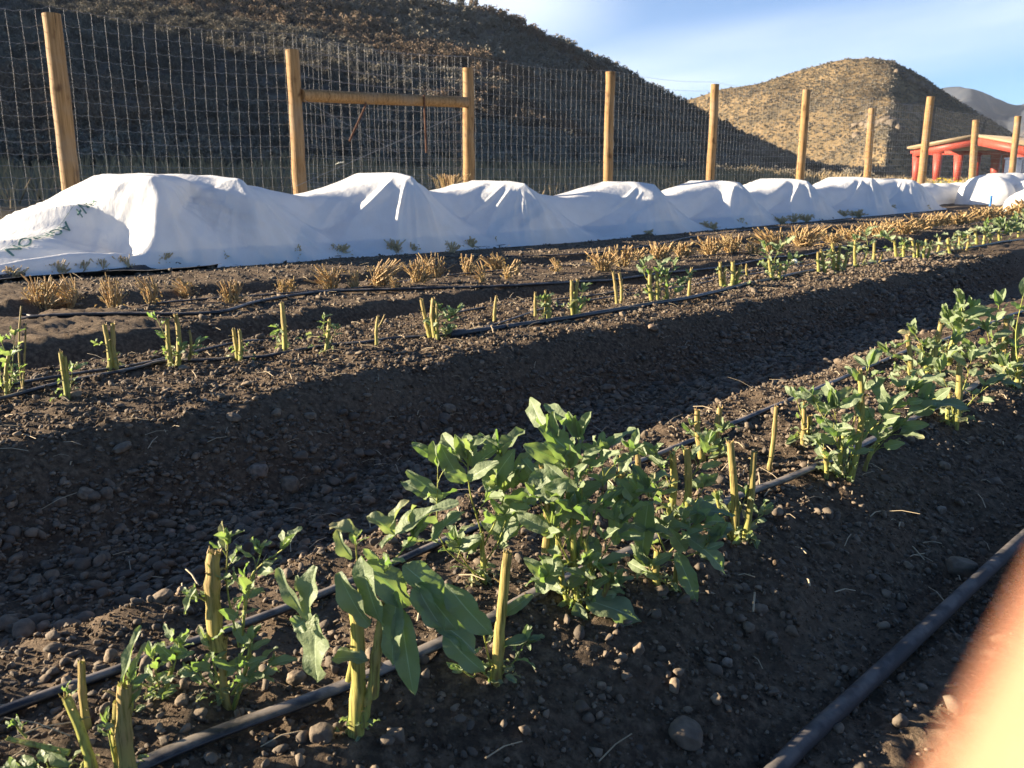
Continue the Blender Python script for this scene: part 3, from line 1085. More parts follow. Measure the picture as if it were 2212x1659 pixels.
def shoot(st, lf, p0, p1, L, nodes, droop=.7, r=.0022, lean=None, spread=.55, tint=.25, lo=.25):
    p0, p1 = np.array(p0, float), np.array(p1, float)
    m = (p0 + p1) / 2 + NR.normal(size=3) * np.linalg.norm(p1 - p0) * .08
    pts = spline([p0, m, p1], 9)
    if st is not None:
        tube(st, pts, np.linspace(r, r * .55, 9), 6, np.full(9, .05), True)
    ax = nrm(p1 - p0)
    ga = R.uniform(0, 6.28)
    for k in range(nodes):
        t = lo + (1 - lo) * (k + .5) / nodes
        c = pts[min(8, int(t * 8.99))]
        ga += 2.4
        s1 = nrm(np.cross(ax, [.3, .2, 1.0]))
        s2 = np.cross(ax, s1)
        out = nrm(s1 * math.cos(ga) + s2 * math.sin(ga))
        d = nrm(out * spread * 1.5 + ax * (1 - spread) * 1.2 + np.array([0, 0, .5]))
        pl = L * R.uniform(.25, .5)
        c2 = c + d * pl
        if st is not None:
            tube(st, [c, c + d * pl * .5 + np.array([0, 0, .002]), c2], r * .45, 4, .05, False)
        for sg in (-1, 1):
            if R.random() < .12:
                continue
            sd = nrm(np.cross(d, [0, 0, 1]) * sg)
            dd = nrm(d * .8 + sd * .75 + np.array([0, 0, R.uniform(-.15, .35)]))
            LL = L * R.uniform(.5, 1.2)
            leaf(lf, c2, dd, nrm([R.gauss(-.55, .55), R.gauss(-.45, .55), .55]), LL, LL * R.uniform(.36, .52), R.uniform(.15, .6), droop * R.uniform(.3, 1.6), .15, min(1, max(0, tint + R.gauss(0, .25))), tip=R.random() < .25, jag=.10)
    for k in range(3):
        dd = nrm(ax + rdir(.3) * .55)
        LL = L * R.uniform(.6, .95)
        leaf(lf, p1, dd, nrm([R.gauss(-.6, .5), R.gauss(-.6, .5), .3]), LL, LL * .5, R.uniform(.4, .8), droop * .3, .08, min(1, max(0, tint + R.gauss(0, .15))), jag=.05)


def cut_stem(p0, p1, r, dry0, dry1, mat, parent, org, bend=.0, ragged=True, name='stem'):
    """one square-sided hollow bean stem with a cut, ragged top"""
    p0, p1 = np.array(p0, float) - org, np.array(p1, float) - org
    n = 10
    t = np.linspace(0, 1, n)[:, None]
    pts = p0 + (p1 - p0) * t + np.array([bend, 0, 0]) * np.sin(t * np.pi) * np.linalg.norm(p1 - p0)
    rad = r * (1.12 - .22 * t[:, 0])
    k = R.randint(3, 7)
    rad[k] *= 1.2
    rad[max(1, k - 3)] *= 1.12
    rad[0] *= 1.12
    pts = pts + NR.normal(size=(n, 3)) * r * .06
    mb = MB()
    att = np.linspace(dry0, dry1, n)
    att[k] += .25
    tube(mb, pts, rad, 12, np.clip(att, 0, 1), False, 1, .11)
    ax = nrm(pts[-1] - pts[-2])
    top = pts[-1]
    s = nrm(np.cross(ax, [0, 1, .1]))
    b = np.cross(s, ax)
    ang = np.arange(12) * 2 * np.pi / 12
    rim = top + np.outer(np.cos(ang) * rad[-1], s) + np.outer(np.sin(ang) * rad[-1], b) + np.outer(np.abs(NR.normal(size=12)) * r * .35 if ragged else 0 * ang, ax)
    inn = top + np.outer(np.cos(ang) * rad[-1] * .62, s) + np.outer(np.sin(ang) * rad[-1] * .62, b)
    bot = top - ax * r * 1.2
    V = np.vstack([rim, inn, bot[None] + 0 * inn[:1]])
    idx = np.arange(12)
    nx = (idx + 1) % 12
    for q_ in range(R.randint(2, 4)):
        kk = R.randint(2, 8)
        dd = rdir(.5)
        L_ = r * R.uniform(1.2, 3.2)
        c_ = pts[kk] + dd * rad[kk] * .7
        tube(mb, [c_, c_ + dd * L_ * .6, c_ + dd * L_ + np.array([0, 0, -L_ * R.uniform(-.2, .5)])], [r * .26, r * .18, r * .10], 5, [att[kk], .8, 1.0], True)
    for q_ in range(4 if ragged else 0):
        c_ = rim[R.randint(0, 11)]
        tube(mb, [c_ - ax * r * .3, c_ + (ax + rdir(.2) * .4) * r * R.uniform(.3, .9)], [r * .16, r * .05], 4, 1.0, False)
    mb.add(V[:24], np.stack([idx, nx, nx + 12, idx + 12], -1), 1.0)
    mb.add(np.vstack([inn, bot[None]]), np.stack([idx, nx, np.full(12, 12)], -1), .8)
    return mb.build(name, mat, parent)


G2_ = 'cut bean plants along the second bed'


def bean(base_px, stems, shoots, label, leaves=(), L=None, group='cut bean plants along the nearest bed', bed=1, extra=None, tint=.25, dscale=1.0):
    """stems: (x0,y0,x1,y1,width px,dry0,dry1); shoots: (x0,y0,x1,y1,leaf px,nodes,droop,depth)"""
    org = hit(*base_px)
    uu, vv = xy2uv(org[0], org[1])
    Y = org[1]
    px = Y * 1.03 / F
    t = thing('bean_plant', org, label, 'plant', group)
    for (x0, y0, x1, y1, w, d0, d1, *rest_) in stems:
        dz = rest_[0] * px if rest_ else R.uniform(-8, 8) * px
        p0, p1 = at_y(x0, y0, Y), at_y(x1, y1, Y)
        p0[1] += dz
        p1[1] += dz * .6
        p0[2] -= .012
        cut_stem(p0, p1, w * px * (.44 if group != G2_ else .5), d0, d1, M['stem'], t, org, R.uniform(-.06, .06))
    sm, lm = MB(), MB()
    for (x0, y0, x1, y1, lp, nd, dr, dp) in shoots:
        p0, p1 = at_y(x0, y0, Y), at_y(x1, y1, Y)
        p0[1] += dp * px * .3
        p1[1] += dp * px
        shoot(sm, lm, p0 - org, p1 - org, lp * px * 1.15, nd + (3 if lp >= 45 else 1), dr, max(.0012, lp * px * .034), tint=tint)
    for (x0, y0, x1, y1, w, dp0, dp1, face, fold, curl, tn) in leaves:
        p0, p1 = at_y(x0, y0, Y), at_y(x1, y1, Y)
        p0[1] += dp0 * px
        p1[1] += dp1 * px
        dd = p1 - p0
        up = {'c': (-.42, -.9, .3), 'u': (-.45, -.3, 1), 'l': (-.6, -.8, .3), 'r': (-.1, -.8, .6), 'b': (.1, 1, .3)}[face]
        leaf(lm, p0 - org, dd + np.asarray(up) * np.linalg.norm(dd) * curl * .45, up, np.linalg.norm(dd) * 1.04, w * px, fold, curl, .12, tn, 12, R.random(), .08)
    if shoots or leaves:
        for k in range(12 if group == G2_ else 26):
            c = np.array([R.gauss(0, 16), R.gauss(0, 14), R.uniform(2, 42)]) * px
            LL = R.uniform(14, 34) * px * (1 if group != G2_ else .6)
            leaf(lm, c, rdir(R.uniform(-.2, .8)), rdir(1), LL, LL * .5, .6, 1.2, .25, R.uniform(.2, 1), 6, jag=.12)
    if extra:
        extra(sm, lm, org, Y, px)
    if sm.n:
        sm.build('shoot', M['stem'], t)
    if lm.n:
        lm.build('foliage', M['leaf'], t)
    return t


# the big wilting plant in front
bean((768, 1588), [(765, 1592, 770, 1290, 34, .15, .5, 0), (806, 1478, 834, 1300, 24, .25, .6, -6), (786, 1540, 806, 1470, 20, .1, .3, -4), (750, 1450, 756, 1310, 12, .3, .5, 6)],
     [(790, 1290, 890, 1170, 50, 1, .9, 25), (775, 1290, 765, 1180, 34, 1, .8, 16)],
     'big wilting bean plant with long drooping grey-green leaves over a thick pale stem',
     [(783, 1195, 828, 1330, 66, -14, -34, 'l', .25, .35, .2), (790, 1215, 885, 1300, 78, -4, -14, 'u', .2, .5, .35), (735, 1228, 800, 1335, 60, -20, -30, 'c', .3, .4, .3),
      (685, 1218, 668, 1330, 62, -10, -16, 'l', .35, .3, .45), (660, 1335, 640, 1350, 50, -12, -20, 'c', .3, .3, .2), (690, 1322, 690, 1455, 92, -14, -20, 'l', .22, .35, .3),
      (720, 1415, 800, 1420, 44, -18, -22, 'u', .4, .9, .35), (600, 1228, 660, 1325, 40, 4, -8, 'c', .5, .4, .55), (640, 1245, 670, 1290, 34, 6, 0, 'c', .5, .3, .7),
      (862, 1268, 852, 1415, 62, -22, -30, 'c', .3, .3, .15), (868, 1300, 895, 1478, 62, -26, -32, 'r', .28, .25, .1), (900, 1250, 960, 1345, 58, -22, -30, 'c', .3, .4, .05),
      (905, 1255, 985, 1350, 60, -10, -18, 'r', .25, .4, .0), (965, 1252, 1060, 1355, 70, -18, -30, 'c', .25, .35, .1), (870, 1225, 960, 1300, 70, 10, 0, 'u', .3, .6, .2),
      (960, 1360, 1045, 1435, 56, -14, -28, 'c', .35, .5, .05), (930, 1330, 1030, 1400, 60, -6, -14, 'u', .3, .6, .0), (820, 1190, 985, 1100, 58, 20, 30, 'u', .35, .5, .1),
      (930, 1180, 1000, 1120, 50, 30, 34, 'u', .35, .4, .0), (770, 1160, 715, 1130, 44, 8, 4, 'u', .5, 1.0, .75), (760, 1210, 725, 1150, 40, 10, 4, 'c', .6, .8, .6),
      (850, 1160, 800, 1110, 46, 14, 8, 'u', .5, .9, .7), (900, 1170, 935, 1100, 40, 18, 20, 'u', .5, .8, .6), (845, 1150, 870, 1085, 34, 18, 20, 'u', .6, .9, .7)], tint=.3)
bean((480, 1515), [(470, 1375, 462, 1192, 34, .55, .85, -6), (492, 1515, 484, 1380, 18, .5, .8, 0), (500, 1512, 540, 1400, 10, .0, .1)],
     [(515, 1400, 488, 1180, 46, 4, .5, 14), (520, 1400, 560, 1200, 46, 4, .5, 12), (520, 1390, 605, 1195, 40, 3, .5, 20), (500, 1330, 430, 1290, 40, 2, .7, 0),
      (490, 1500, 460, 1390, 50, 3, .7, -8), (500, 1500, 545, 1380, 52, 3, .7, -6), (500, 1500, 580, 1440, 46, 2, .8, 0), (490, 1500, 430, 1450, 42, 2, .8, -4)],
     'leafy bean plant with a dark split cut stem rising on its left', [(425, 1265, 405, 1320, 24, -8, -12, 'l', .5, .4, .5), (488, 1190, 478, 1130, 24, 4, 6, 'l', .6, .2, .8)])
bean((345, 1515), [(360, 1515, 372, 1440, 9, .0, .1)], [(350, 1510, 330, 1420, 40, 2, .6, 0), (352, 1512, 385, 1400, 48, 3, .6, 4), (345, 1510, 300, 1470, 40, 2, .7, -4)],
     'low dark green bean shoot in front of the back tape, left', [(395, 1420, 385, 1380, 44, 0, 2, 'c', .3, .2, .0), (380, 1425, 340, 1390, 40, 0, 0, 'c', .3, .3, .0)])
bean((285, 1680), [(288, 1690, 272, 1478, 38, .35, .9, -6), (262, 1690, 252, 1520, 22, .1, .5, 8)],
     [(265, 1600, 280, 1470, 38, 2, .3, 10), (250, 1650, 230, 1560, 36, 2, .7, 0)],
     'thick tan cut bean stem with a tall upright leaf blade behind it',
     [(262, 1480, 298, 1362, 34, 8, 12, 'l', .5, .2, .35), (278, 1490, 312, 1395, 26, 6, 8, 'l', .6, .2, .7), (250, 1580, 300, 1490, 40, 8, 10, 'l', .4, .3, .3)])
bean((192, 1585), [(195, 1588, 176, 1430, 19, .5, .9, 0)], [], 'thin tan cut stem standing behind the branched pale green stem')
bean((188, 1690), [(205, 1700, 145, 1505, 26, .0, .25, -8), (150, 1595, 20, 1592, 14, .0, .1, -10)],
     [(60, 1592, 40, 1560, 26, 1, .5, -10), (140, 1520, 150, 1495, 22, 1, .6, -8), (180, 1690, 60, 1660, 60, 2, .9, -14)],
     'pale green bean stem with a side branch reaching out at the left edge', [(100, 1680, 20, 1640, 70, -16, -22, 'c', .3, .7, .3), (170, 1660, 215, 1690, 46, -14, -20, 'c', .3, .6, .0)])
bean((1068, 1470), [(1070, 1474, 1097, 1192, 25, .25, .75, -4)],
     [(1060, 1465, 1010, 1410, 40, 2, .6, -4), (1050, 1470, 995, 1440, 34, 2, .7, -8), (1075, 1465, 1135, 1385, 42, 2, .7, 4), (1060, 1440, 1040, 1340, 36, 2, .5, 8)],
     'single tall cut bean stem with small shoots at its foot, right of the wilting plant',
     [(1075, 1400, 1165, 1380, 34, -6, -4, 'u', .4, .5, .0), (1090, 1330, 1150, 1290, 30, 6, 10, 'c', .4, .5, .2)])
bean((1042, 1262), [(1048, 1262, 1040, 1150, 12, .0, .1)],
     [(1045, 1250, 945, 1010, 66, 4, .35, 10), (1040, 1150, 1010, 990, 70, 3, .3, 4), (1045, 1180, 1085, 990, 66, 3, .35, 8), (1040, 1230, 1110, 1060, 62, 3, .4, 14), (1035, 1255, 985, 1180, 52, 2, .5, -4)],
     'upright bean plant with broad rounded grey-green leaves behind the tall cut stem',
     [(955, 1075, 880, 1020, 34, 4, 2, 'c', .35, .2, .3), (1000, 1045, 950, 960, 50, 0, 0, 'c', .25, .3, .25), (1050, 1060, 1110, 975, 56, 2, 4, 'c', .2, .2, .1), (1075, 1170, 1130, 1060, 62, 2, 4, 'c', .25, .2, .15)])
bean((1245, 1305), [(1252, 1308, 1238, 1120, 16, .0, .15), (1270, 1308, 1262, 1160, 14, .0, .15), (1232, 1305, 1210, 1080, 12, .1, .2), (1178, 1180, 1172, 1010, 15, .7, .95, 16), (1290, 1300, 1330, 1215, 14, 0, .1)],
     [(1240, 1200, 1200, 950, 74, 4, .35, 8), (1255, 1180, 1250, 945, 78, 5, .35, 4), (1262, 1180, 1300, 985, 72, 4, .35, 6), (1230, 1220, 1160, 1070, 66, 3, .4, -4), (1245, 1250, 1195, 1140, 60, 3, .5, -8),
      (1260, 1260, 1340, 1130, 62, 3, .5, 0), (1240, 1300, 1180, 1250, 54, 3, .6, -12), (1255, 1300, 1260, 1215, 50, 3, .6, -12), (1250, 1300, 1320, 1260, 52, 3, .6, -4), (1240, 1150, 1230, 1010, 66, 3, .3, -2)],
     'large bushy bean plant with many upright shoots, tallest in the nearest row',
     [(1262, 1285, 1376, 1325, 78, -22, -30, 'u', .15, .3, .2), (1245, 1290, 1265, 1370, 40, -24, -32, 'c', .3, .3, .4), (1205, 1200, 1165, 1270, 62, -10, -18, 'c', .3, .3, .0),
      (1198, 1010, 1135, 1080, 56, -4, -6, 'c', .25, .3, .1), (1270, 1130, 1235, 1045, 52, -8, -8, 'c', .3, .2, .3), (1186, 925, 1215, 1010, 36, 0, -4, 'l', .45, .2, .3)])
bean((1440, 1288), [(1428, 1290, 1420, 1190, 18, .1, .4), (1455, 1288, 1462, 1210, 13, .1, .4)],
     [(1430, 1210, 1350, 1090, 66, 3, .9, 0), (1440, 1200, 1400, 1060, 62, 3, .9, 6), (1440, 1200, 1500, 1130, 66, 3, 1.0, 0), (1450, 1210, 1530, 1170, 62, 3, 1.0, -6), (1440, 1260, 1400, 1220, 46, 2, .8, -6)],
     'drooping bean plant with dark leaves bent over to the right',
     [(1470, 1150, 1568, 1230, 46, -6, -16, 'u', .3, .7, .05), (1480, 1110, 1570, 1110, 40, 4, 0, 'u', .3, .5, .05), (1400, 1080, 1385, 1200, 54, -6, -12, 'c', .3, .3, .05), (1345, 1075, 1330, 1170, 46, -2, -10, 'c', .3, .3, .0),
      (1460, 1190, 1500, 1290, 44, -8, -14, 'r', .35, .4, .1)])
bean((1462, 1128), [(1440, 1125, 1452, 980, 17, .0, .5), (1478, 1118, 1482, 970, 18, .0, .6)],
     [(1450, 1060, 1360, 965, 30, 2, .5, 0), (1460, 1040, 1420, 985, 40, 3, .5, 8), (1480, 1060, 1530, 960, 40, 3, .6, 12), (1480, 1110, 1520, 1050, 40, 2, .6, 0), (1450, 1110, 1420, 1060, 36, 2, .6, 4)],
     'pair of yellow-green cut stems in a ring of small leaves, right of the bushy plant',
     [(1362, 985, 1340, 1020, 26, 0, -4, 'l', .4, .4, .6), (1378, 925, 1365, 985, 22, 0, -2, 'c', .4, .3, .3)])
bean((1598, 1178), [(1588, 1178, 1577, 955, 19, .2, .8, 4), (1606, 1176, 1628, 975, 17, .1, .7, -4), (1590, 1178, 1545, 1060, 9, .1, .4)],
     [(1590, 1160, 1550, 1080, 26, 3, .8, -2), (1600, 1150, 1650, 1110, 30, 3, 1.0, 0), (1590, 1130, 1610, 1070, 28, 3, .8, -4)],
     'two tall yellow cut stems with withered leaves about their feet', tint=.5)
bean((1350, 1052), [(1352, 1055, 1344, 985, 14, .3, .8)], [(1352, 1050, 1340, 1000, 20, 1, .6, 0)], 'short yellow stub just behind the bushy plant, by the back tape')
bean((1378, 1030), [(1378, 1034, 1376, 978, 13, .7, 1.0)], [], 'short brown stub beside the yellow stub at the back tape')
bean((1535, 985), [(1520, 985, 1507, 888, 15, .4, .9), (1545, 985, 1556, 882, 15, .3, .9)],
     [(1525, 980, 1490, 930, 26, 3, .6, 0), (1545, 980, 1560, 930, 26, 3, .6, 0), (1535, 985, 1530, 940, 26, 2, .7, -4)],
     'two tan stubs with small ragged leaves, behind the back tape at centre right')
bean((1660, 1005), [(1660, 1006, 1676, 878, 11, .5, .85)], [], 'single thin bent tan stalk between the two tapes, centre right')
bean((1735, 962), [(1732, 962, 1735, 868, 12, .5, .9), (1745, 960, 1750, 900, 13, .2, .5)], [(1735, 930, 1720, 860, 28, 2, .6, 0)], 'tan stub leaning on the left side of the large sprawling plant')
bean((1815, 1035), [(1835, 1035, 1858, 800, 15, .1, .5), (1812, 1030, 1825, 930, 12, .0, .2), (1870, 1005, 1900, 950, 10, 0, .1), (1785, 1030, 1780, 970, 11, .2, .5)],
     [(1820, 1000, 1760, 870, 46, 4, .5, 0), (1810, 1010, 1800, 880, 50, 4, .5, -4), (1840, 930, 1880, 790, 46, 4, .5, 4), (1850, 960, 1960, 850, 52, 4, .7, 0), (1860, 980, 1990, 870, 56, 4, .8, -4),
      (1870, 1000, 1930, 930, 44, 3, .7, 0), (1800, 1020, 1770, 960, 36, 3, .6, -4), (1830, 1020, 1840, 960, 36, 3, .6, -4)],
     'large sprawling bean plant at right with leaves reaching over the dusty tape',
     [(1960, 870, 2085, 880, 48, -4, -8, 'u', .2, .4, .15), (1780, 850, 1715, 865, 26, 0, 0, 'u', .4, .4, .3)])
bean((2065, 915), [(2060, 915, 2070, 790, 16, .1, .6), (2045, 910, 2050, 850, 10, .1, .3)],
     [(2060, 900, 2030, 800, 36, 3, .7, 0), (2065, 880, 2100, 780, 36, 4, .7, 4), (2070, 900, 2140, 830, 36, 3, .8, 0)],
     'bean plant with a cut stem and limp pale leaves, upper right', tint=.5)
bean((1962, 835), [(1962, 836, 1960, 725, 13, .3, .8)], [(1965, 820, 1920, 760, 34, 2, .6, 0), (1965, 830, 1990, 790, 30, 2, .6, 0)],
     'straight cut stem with a pair of pale leaves on its left')
bean((2020, 805), [(2010, 805, 2032, 700, 14, .1, .6), (2005, 800, 1985, 745, 12, .0, .3)], [(2000, 800, 1975, 720, 32, 3, .7, 0), (2015, 800, 2000, 750, 28, 3, .7, 0), (2020, 790, 2060, 740, 30, 3, .7, 0)],
     'bean plant with a broken yellow stem forked at the top')
bean((2058, 790), [(2052, 790, 2068, 715, 15, .0, .2)], [(2060, 760, 2050, 690, 36, 3, .4, 0), (2062, 750, 2078, 660, 40, 4, .4, 0), (2065, 750, 2105, 680, 38, 3, .4, 0)],
     'bean plant with a crown of fresh upright leaves on a thick yellow stem')
bean((2155, 800), [(2160, 800, 2172, 690, 14, .4, .9), (2185, 800, 2195, 700, 15, .1, .6)], [(2150, 790, 2130, 710, 34, 4, .5, 0), (2160, 780, 2160, 660, 36, 4, .5, 4), (2180, 790, 2200, 720, 34, 3, .6, 0), (2150, 800, 2110, 760, 28, 3, .7, 0)],
     'bean plant with a brown and a green stem close to the right edge')
bean((2185, 850), [(2190, 850, 2205, 770, 13, .1, .4)], [(2190, 840, 2170, 790, 32, 3, .8, 0), (2195, 840, 2225, 800, 34, 3, .8, 0), (2200, 800, 2215, 640, 40, 3, .4, 8)],
     'limp bean plant cut off by the right edge of the photo')

# second bed: smaller in view
G2 = 'cut bean plants along the second bed'
B2 = [
    (22, 850, [(20, 850, 22, 760, 9)], [(20, 840, 5, 740, 20, 4), (22, 840, 30, 725, 20, 5), (20, 845, 40, 800, 16, 3), (15, 850, 0, 800, 18, 3)], 'leafy bean plant at the left end of the second bed'),
    (46, 845, [(46, 845, 44, 662, 4, .7, .9), (44, 845, 54, 700, 4, .6, .9)], [], 'pair of tall thin dry stalks beside the leafy left-end plant'),
    (146, 862, [(148, 862, 132, 762, 11, .0, .5), (150, 860, 142, 770, 9, .0, .4)], [(150, 850, 155, 800, 26, 2)], 'short split green stub with one broad leaf, on the front tape'),
    (246, 802, [(240, 800, 226, 702, 11, .2, .7), (252, 802, 243, 700, 11, .4, .8)], [(230, 745, 210, 740, 14, 1)], 'two straight tan-green stems leaning left, with one dry hanging leaf'),
    (378, 792, [(372, 790, 362, 690, 10, .2, .7), (380, 790, 378, 680, 11, .3, .8), (405, 770, 408, 715, 6, .3, .8)], [(368, 760, 340, 690, 20, 3), (380, 785, 395, 750, 18, 3), (390, 780, 425, 745, 22, 3), (370, 790, 360, 760, 16, 2)], 'tall cut bean clump with a leafy tip at left and a fern-like leaf at right'),
    (516, 782, [(512, 782, 503, 712, 9, .1, .7), (518, 780, 518, 714, 9, .2, .7)], [(515, 778, 525, 760, 10, 1)], 'two short green stubs side by side in front of the back tape'),
    (618, 760, [(617, 760, 610, 655, 11, .1, .8)], [(614, 700, 600, 715, 20, 1)], 'single stem with a curled pale dry leaf hanging to its left'),
    (708, 766, [(702, 766, 712, 690, 8, .1, .6), (700, 762, 705, 720, 6)], [(706, 740, 700, 690, 13, 3), (712, 750, 730, 710, 15, 3)], 'twisted green stem with ragged leaflets right of the dry-leaf stem'),
    (815, 752, [(815, 752, 816, 684, 7, .2, .7), (816, 700, 830, 680, 3, .6, .9)], [], 'lone thin stick-like stem with a tiny bent twig on top'),
    (950, 732, [(928, 722, 910, 648, 9, .3, .9), (940, 720, 936, 645, 10, .3, .8), (946, 725, 944, 655, 8, .2, .7)], [(945, 725, 950, 670, 17, 5), (955, 728, 975, 680, 18, 5), (960, 730, 990, 672, 20, 4), (950, 732, 930, 700, 15, 4), (960, 732, 970, 710, 15, 4)], 'dense green bush with three cut stems at the pipe coupling'),
    (1068, 692, [(1068, 692, 1072, 642, 7, .4, .8)], [], 'small crooked tan stem between the back and loose tapes'),
    (1182, 690, [(1156, 676, 1156, 632, 6, .4, .8), (1178, 672, 1178, 628, 6, .3, .8), (1186, 692, 1188, 636, 9, .0, .5)], [(1170, 680, 1165, 650, 14, 3), (1175, 678, 1180, 645, 14, 3)], 'three stubs with a pale leafy sprig between them'),
    (1242, 682, [(1238, 682, 1235, 606, 8, .2, .7), (1246, 680, 1248, 606, 9, .1, .6)], [(1248, 675, 1260, 625, 14, 3), (1250, 680, 1262, 655, 15, 4)], 'two yellow stems with a leafy sprout on their right'),
    (1335, 655, [(1332, 655, 1324, 588, 7, .5, .9), (1342, 652, 1338, 590, 7, .5, .9)], [], 'two bare tan stubs with a brown withered base'),
    (1425, 652, [(1408, 648, 1405, 582, 9, .1, .6), (1420, 650, 1418, 590, 9, .1, .5), (1445, 650, 1440, 595, 8, .1, .5)], [(1410, 620, 1392, 575, 22, 3), (1425, 630, 1425, 580, 20, 4), (1440, 640, 1455, 575, 20, 4), (1430, 650, 1470, 610, 17, 4), (1420, 650, 1400, 630, 15, 3), (1450, 648, 1490, 600, 16, 4)], 'wide bushy bean clump with pale stems in its middle'),
    (1490, 640, [(1488, 640, 1494, 580, 7, .5, .9)], [], 'bare tan stem just right of the wide bushy clump'),
    (1575, 622, [(1560, 620, 1556, 568, 8, .2, .7), (1568, 622, 1567, 575, 7, .1, .6), (1578, 620, 1582, 566, 10, .0, .5), (1590, 618, 1600, 575, 8, .0, .4)], [(1580, 618, 1595, 590, 12, 2)], 'four yellow-green stubs fanning out like a hand'),
    (1618, 600, [(1618, 600, 1614, 572, 5, .4, .8)], [], 'tiny single stub right of the fan of four stubs'),
    (1680, 606, [(1668, 604, 1660, 560, 7, .1, .5), (1685, 606, 1688, 570, 7, .0, .4)], [(1675, 590, 1655, 535, 18, 4), (1682, 595, 1690, 535, 20, 5), (1690, 600, 1720, 560, 18, 4), (1680, 605, 1660, 580, 15, 4)], 'tall green bush with one round white bloom'),
    (1795, 590, [(1768, 588, 1766, 545, 7, .1, .6), (1780, 592, 1772, 540, 8, .1, .5), (1800, 588, 1798, 525, 9, .1, .6), (1812, 588, 1816, 530, 8, .1, .6), (1820, 588, 1830, 545, 7, .1, .4)], [(1800, 590, 1790, 550, 14, 4), (1815, 588, 1835, 545, 14, 4), (1790, 592, 1775, 570, 12, 3)], 'dense clump of many yellow cut stems after the white-bloom bush'),
    (1858, 578, [(1850, 578, 1848, 520, 7, .1, .5)], [(1855, 575, 1850, 520, 15, 4), (1860, 575, 1870, 505, 16, 5)], 'leafy green sprout rising behind the dense yellow stems'),
    (1885, 570, [(1884, 570, 1888, 525, 8, .2, .7), (1896, 566, 1904, 545, 6, .3, .7)], [], 'pair of pale stubs, one short and one leaning right'),
    (1945, 558, [(1940, 558, 1934, 520, 7, .1, .5), (1950, 556, 1952, 520, 7, .1, .5)], [(1935, 525, 1912, 510, 17, 2), (1945, 555, 1950, 525, 14, 4)], 'small clump with one leaf arching out to its left'),
    (1988, 560, [(1975, 556, 1970, 518, 7, .0, .4), (1985, 560, 1982, 520, 7, .0, .4), (1994, 558, 2000, 518, 7, .0, .4), (2004, 554, 2012, 520, 6, .0, .4)], [(1990, 558, 1995, 530, 10, 3)], 'tight bundle of four upright yellow stems near the pipe'),
    (2040, 548, [(2028, 546, 2032, 515, 6, .2, .7), (2050, 546, 2046, 515, 7, .0, .5)], [(2040, 545, 2055, 520, 13, 3)], 'thin clump with two stems and a grey leaf, right part of the bed'),
    (2078, 542, [(2070, 544, 2074, 512, 6, .2, .7), (2088, 540, 2092, 508, 6, .4, .8)], [(2078, 540, 2080, 515, 13, 3)], 'two slim tan stems with grey-green leaves between'),
    (2120, 530, [(2110, 530, 2106, 498, 7, .0, .5), (2120, 532, 2126, 500, 7, .2, .6), (2132, 530, 2140, 505, 6, .0, .4)], [(2125, 525, 2130, 500, 12, 3)], 'three splayed pale stems before the leafy end of the bed'),
    (2165, 522, [(2160, 522, 2158, 498, 6, .1, .5)], [(2155, 518, 2135, 492, 17, 4), (2165, 518, 2165, 485, 18, 5), (2170, 518, 2185, 495, 16, 4)], 'broad leafy bush near the right end of the second bed'),
    (2205, 512, [(2200, 512, 2202, 488, 6, .1, .5)], [(2200, 508, 2195, 475, 16, 4), (2206, 508, 2218, 470, 18, 5), (2208, 505, 2230, 485, 16, 4)], 'leafy bush touching the right edge of the photo on the second bed'),
]
for (bx, by, st_, sh_, lb) in B2:
    def bloom(sm, lm, org, Y, px):
        pass
    t_ = bean((bx, by), [(x0, y0, x1, y1, w * .85, *(d if d else (.1, .6))) for (x0, y0, x1, y1, w, *d) in st_],
              [(x0, y0, x1, y1, lp, nd, .5, R.uniform(-6, 6)) for (x0, y0, x1, y1, lp, nd) in sh_], lb, group=G2, tint=.3)
    if 'white bloom' in lb:
        mbw = MB()
        org = np.array(t_.location)
        c = at_y(1716, 563, org[1] - .03) - org
        for k in range(9):
            dd = rdir(R.uniform(-.4, .9))
            leaf(mbw, c, dd, [0, -.5, 1], .022, .022, .5, 1.2, .05, 0)
        mbw.build('flower', M['white'], t_)

# third and fourth bed: brown stubble tufts


def tuft(px, py, h, w, label, group, leafy=.3, pale=False, n=None, green=False, name='stubble_tuft'):
    org = hit(px, py)
    s = org[1] * 1.02 / F
    mb = MB()
    n = n or max(7, int(w / R.uniform(.9, 1.6)))
    lnx, spr = R.gauss(0, .14) * h * s, R.uniform(.5, 1.1)
    for k in range(n):
        ox = R.uniform(-.32, .32) * w * s
        oy = R.uniform(-.25, .25) * w * s
        hh = h * s * R.uniform(.55, 1.0)
        lx = lnx + spr * (ox * R.uniform(.5, 1.5) + R.gauss(0, .14) * w * s)
        hh *= R.choice((1, 1, 1, .6, .4))
        r_ = max(.0012, R.uniform(.7, 1.7) * s)
        tube(mb, [(ox * .5, oy * .5, -.01), (ox, oy, hh * .5), (ox + lx, oy + R.gauss(0, .1) * w * s, hh)], [r_, r_ * .95, r_ * 1.05], 6, [R.uniform(0, .6), .5, R.uniform(.2, 1)], True)
    t = thing(name, org, label, 'plant stubble', group)
    mb.build('stalks', M['stub_lightened' if pale else 'stub'], t)
    if leafy > 0:
        lm = MB()
        for k in range(int(leafy * w * 3.5) + 7):
            c = np.array([R.gauss(0, .26) * w * s, R.gauss(0, .2) * w * s, R.uniform(.05, .75) * h * s])
            LL = R.uniform(3.5, 8) * s
            leaf(lm, c, rdir(R.uniform(-.4, .6)), rdir(1), LL, LL * .55, .6, 1.4, .2, R.uniform(0, 1), 5)
        lm.build('withered_leaves', M['leaf_lightened'] if pale else M['leaf_dry'], t)
    return t


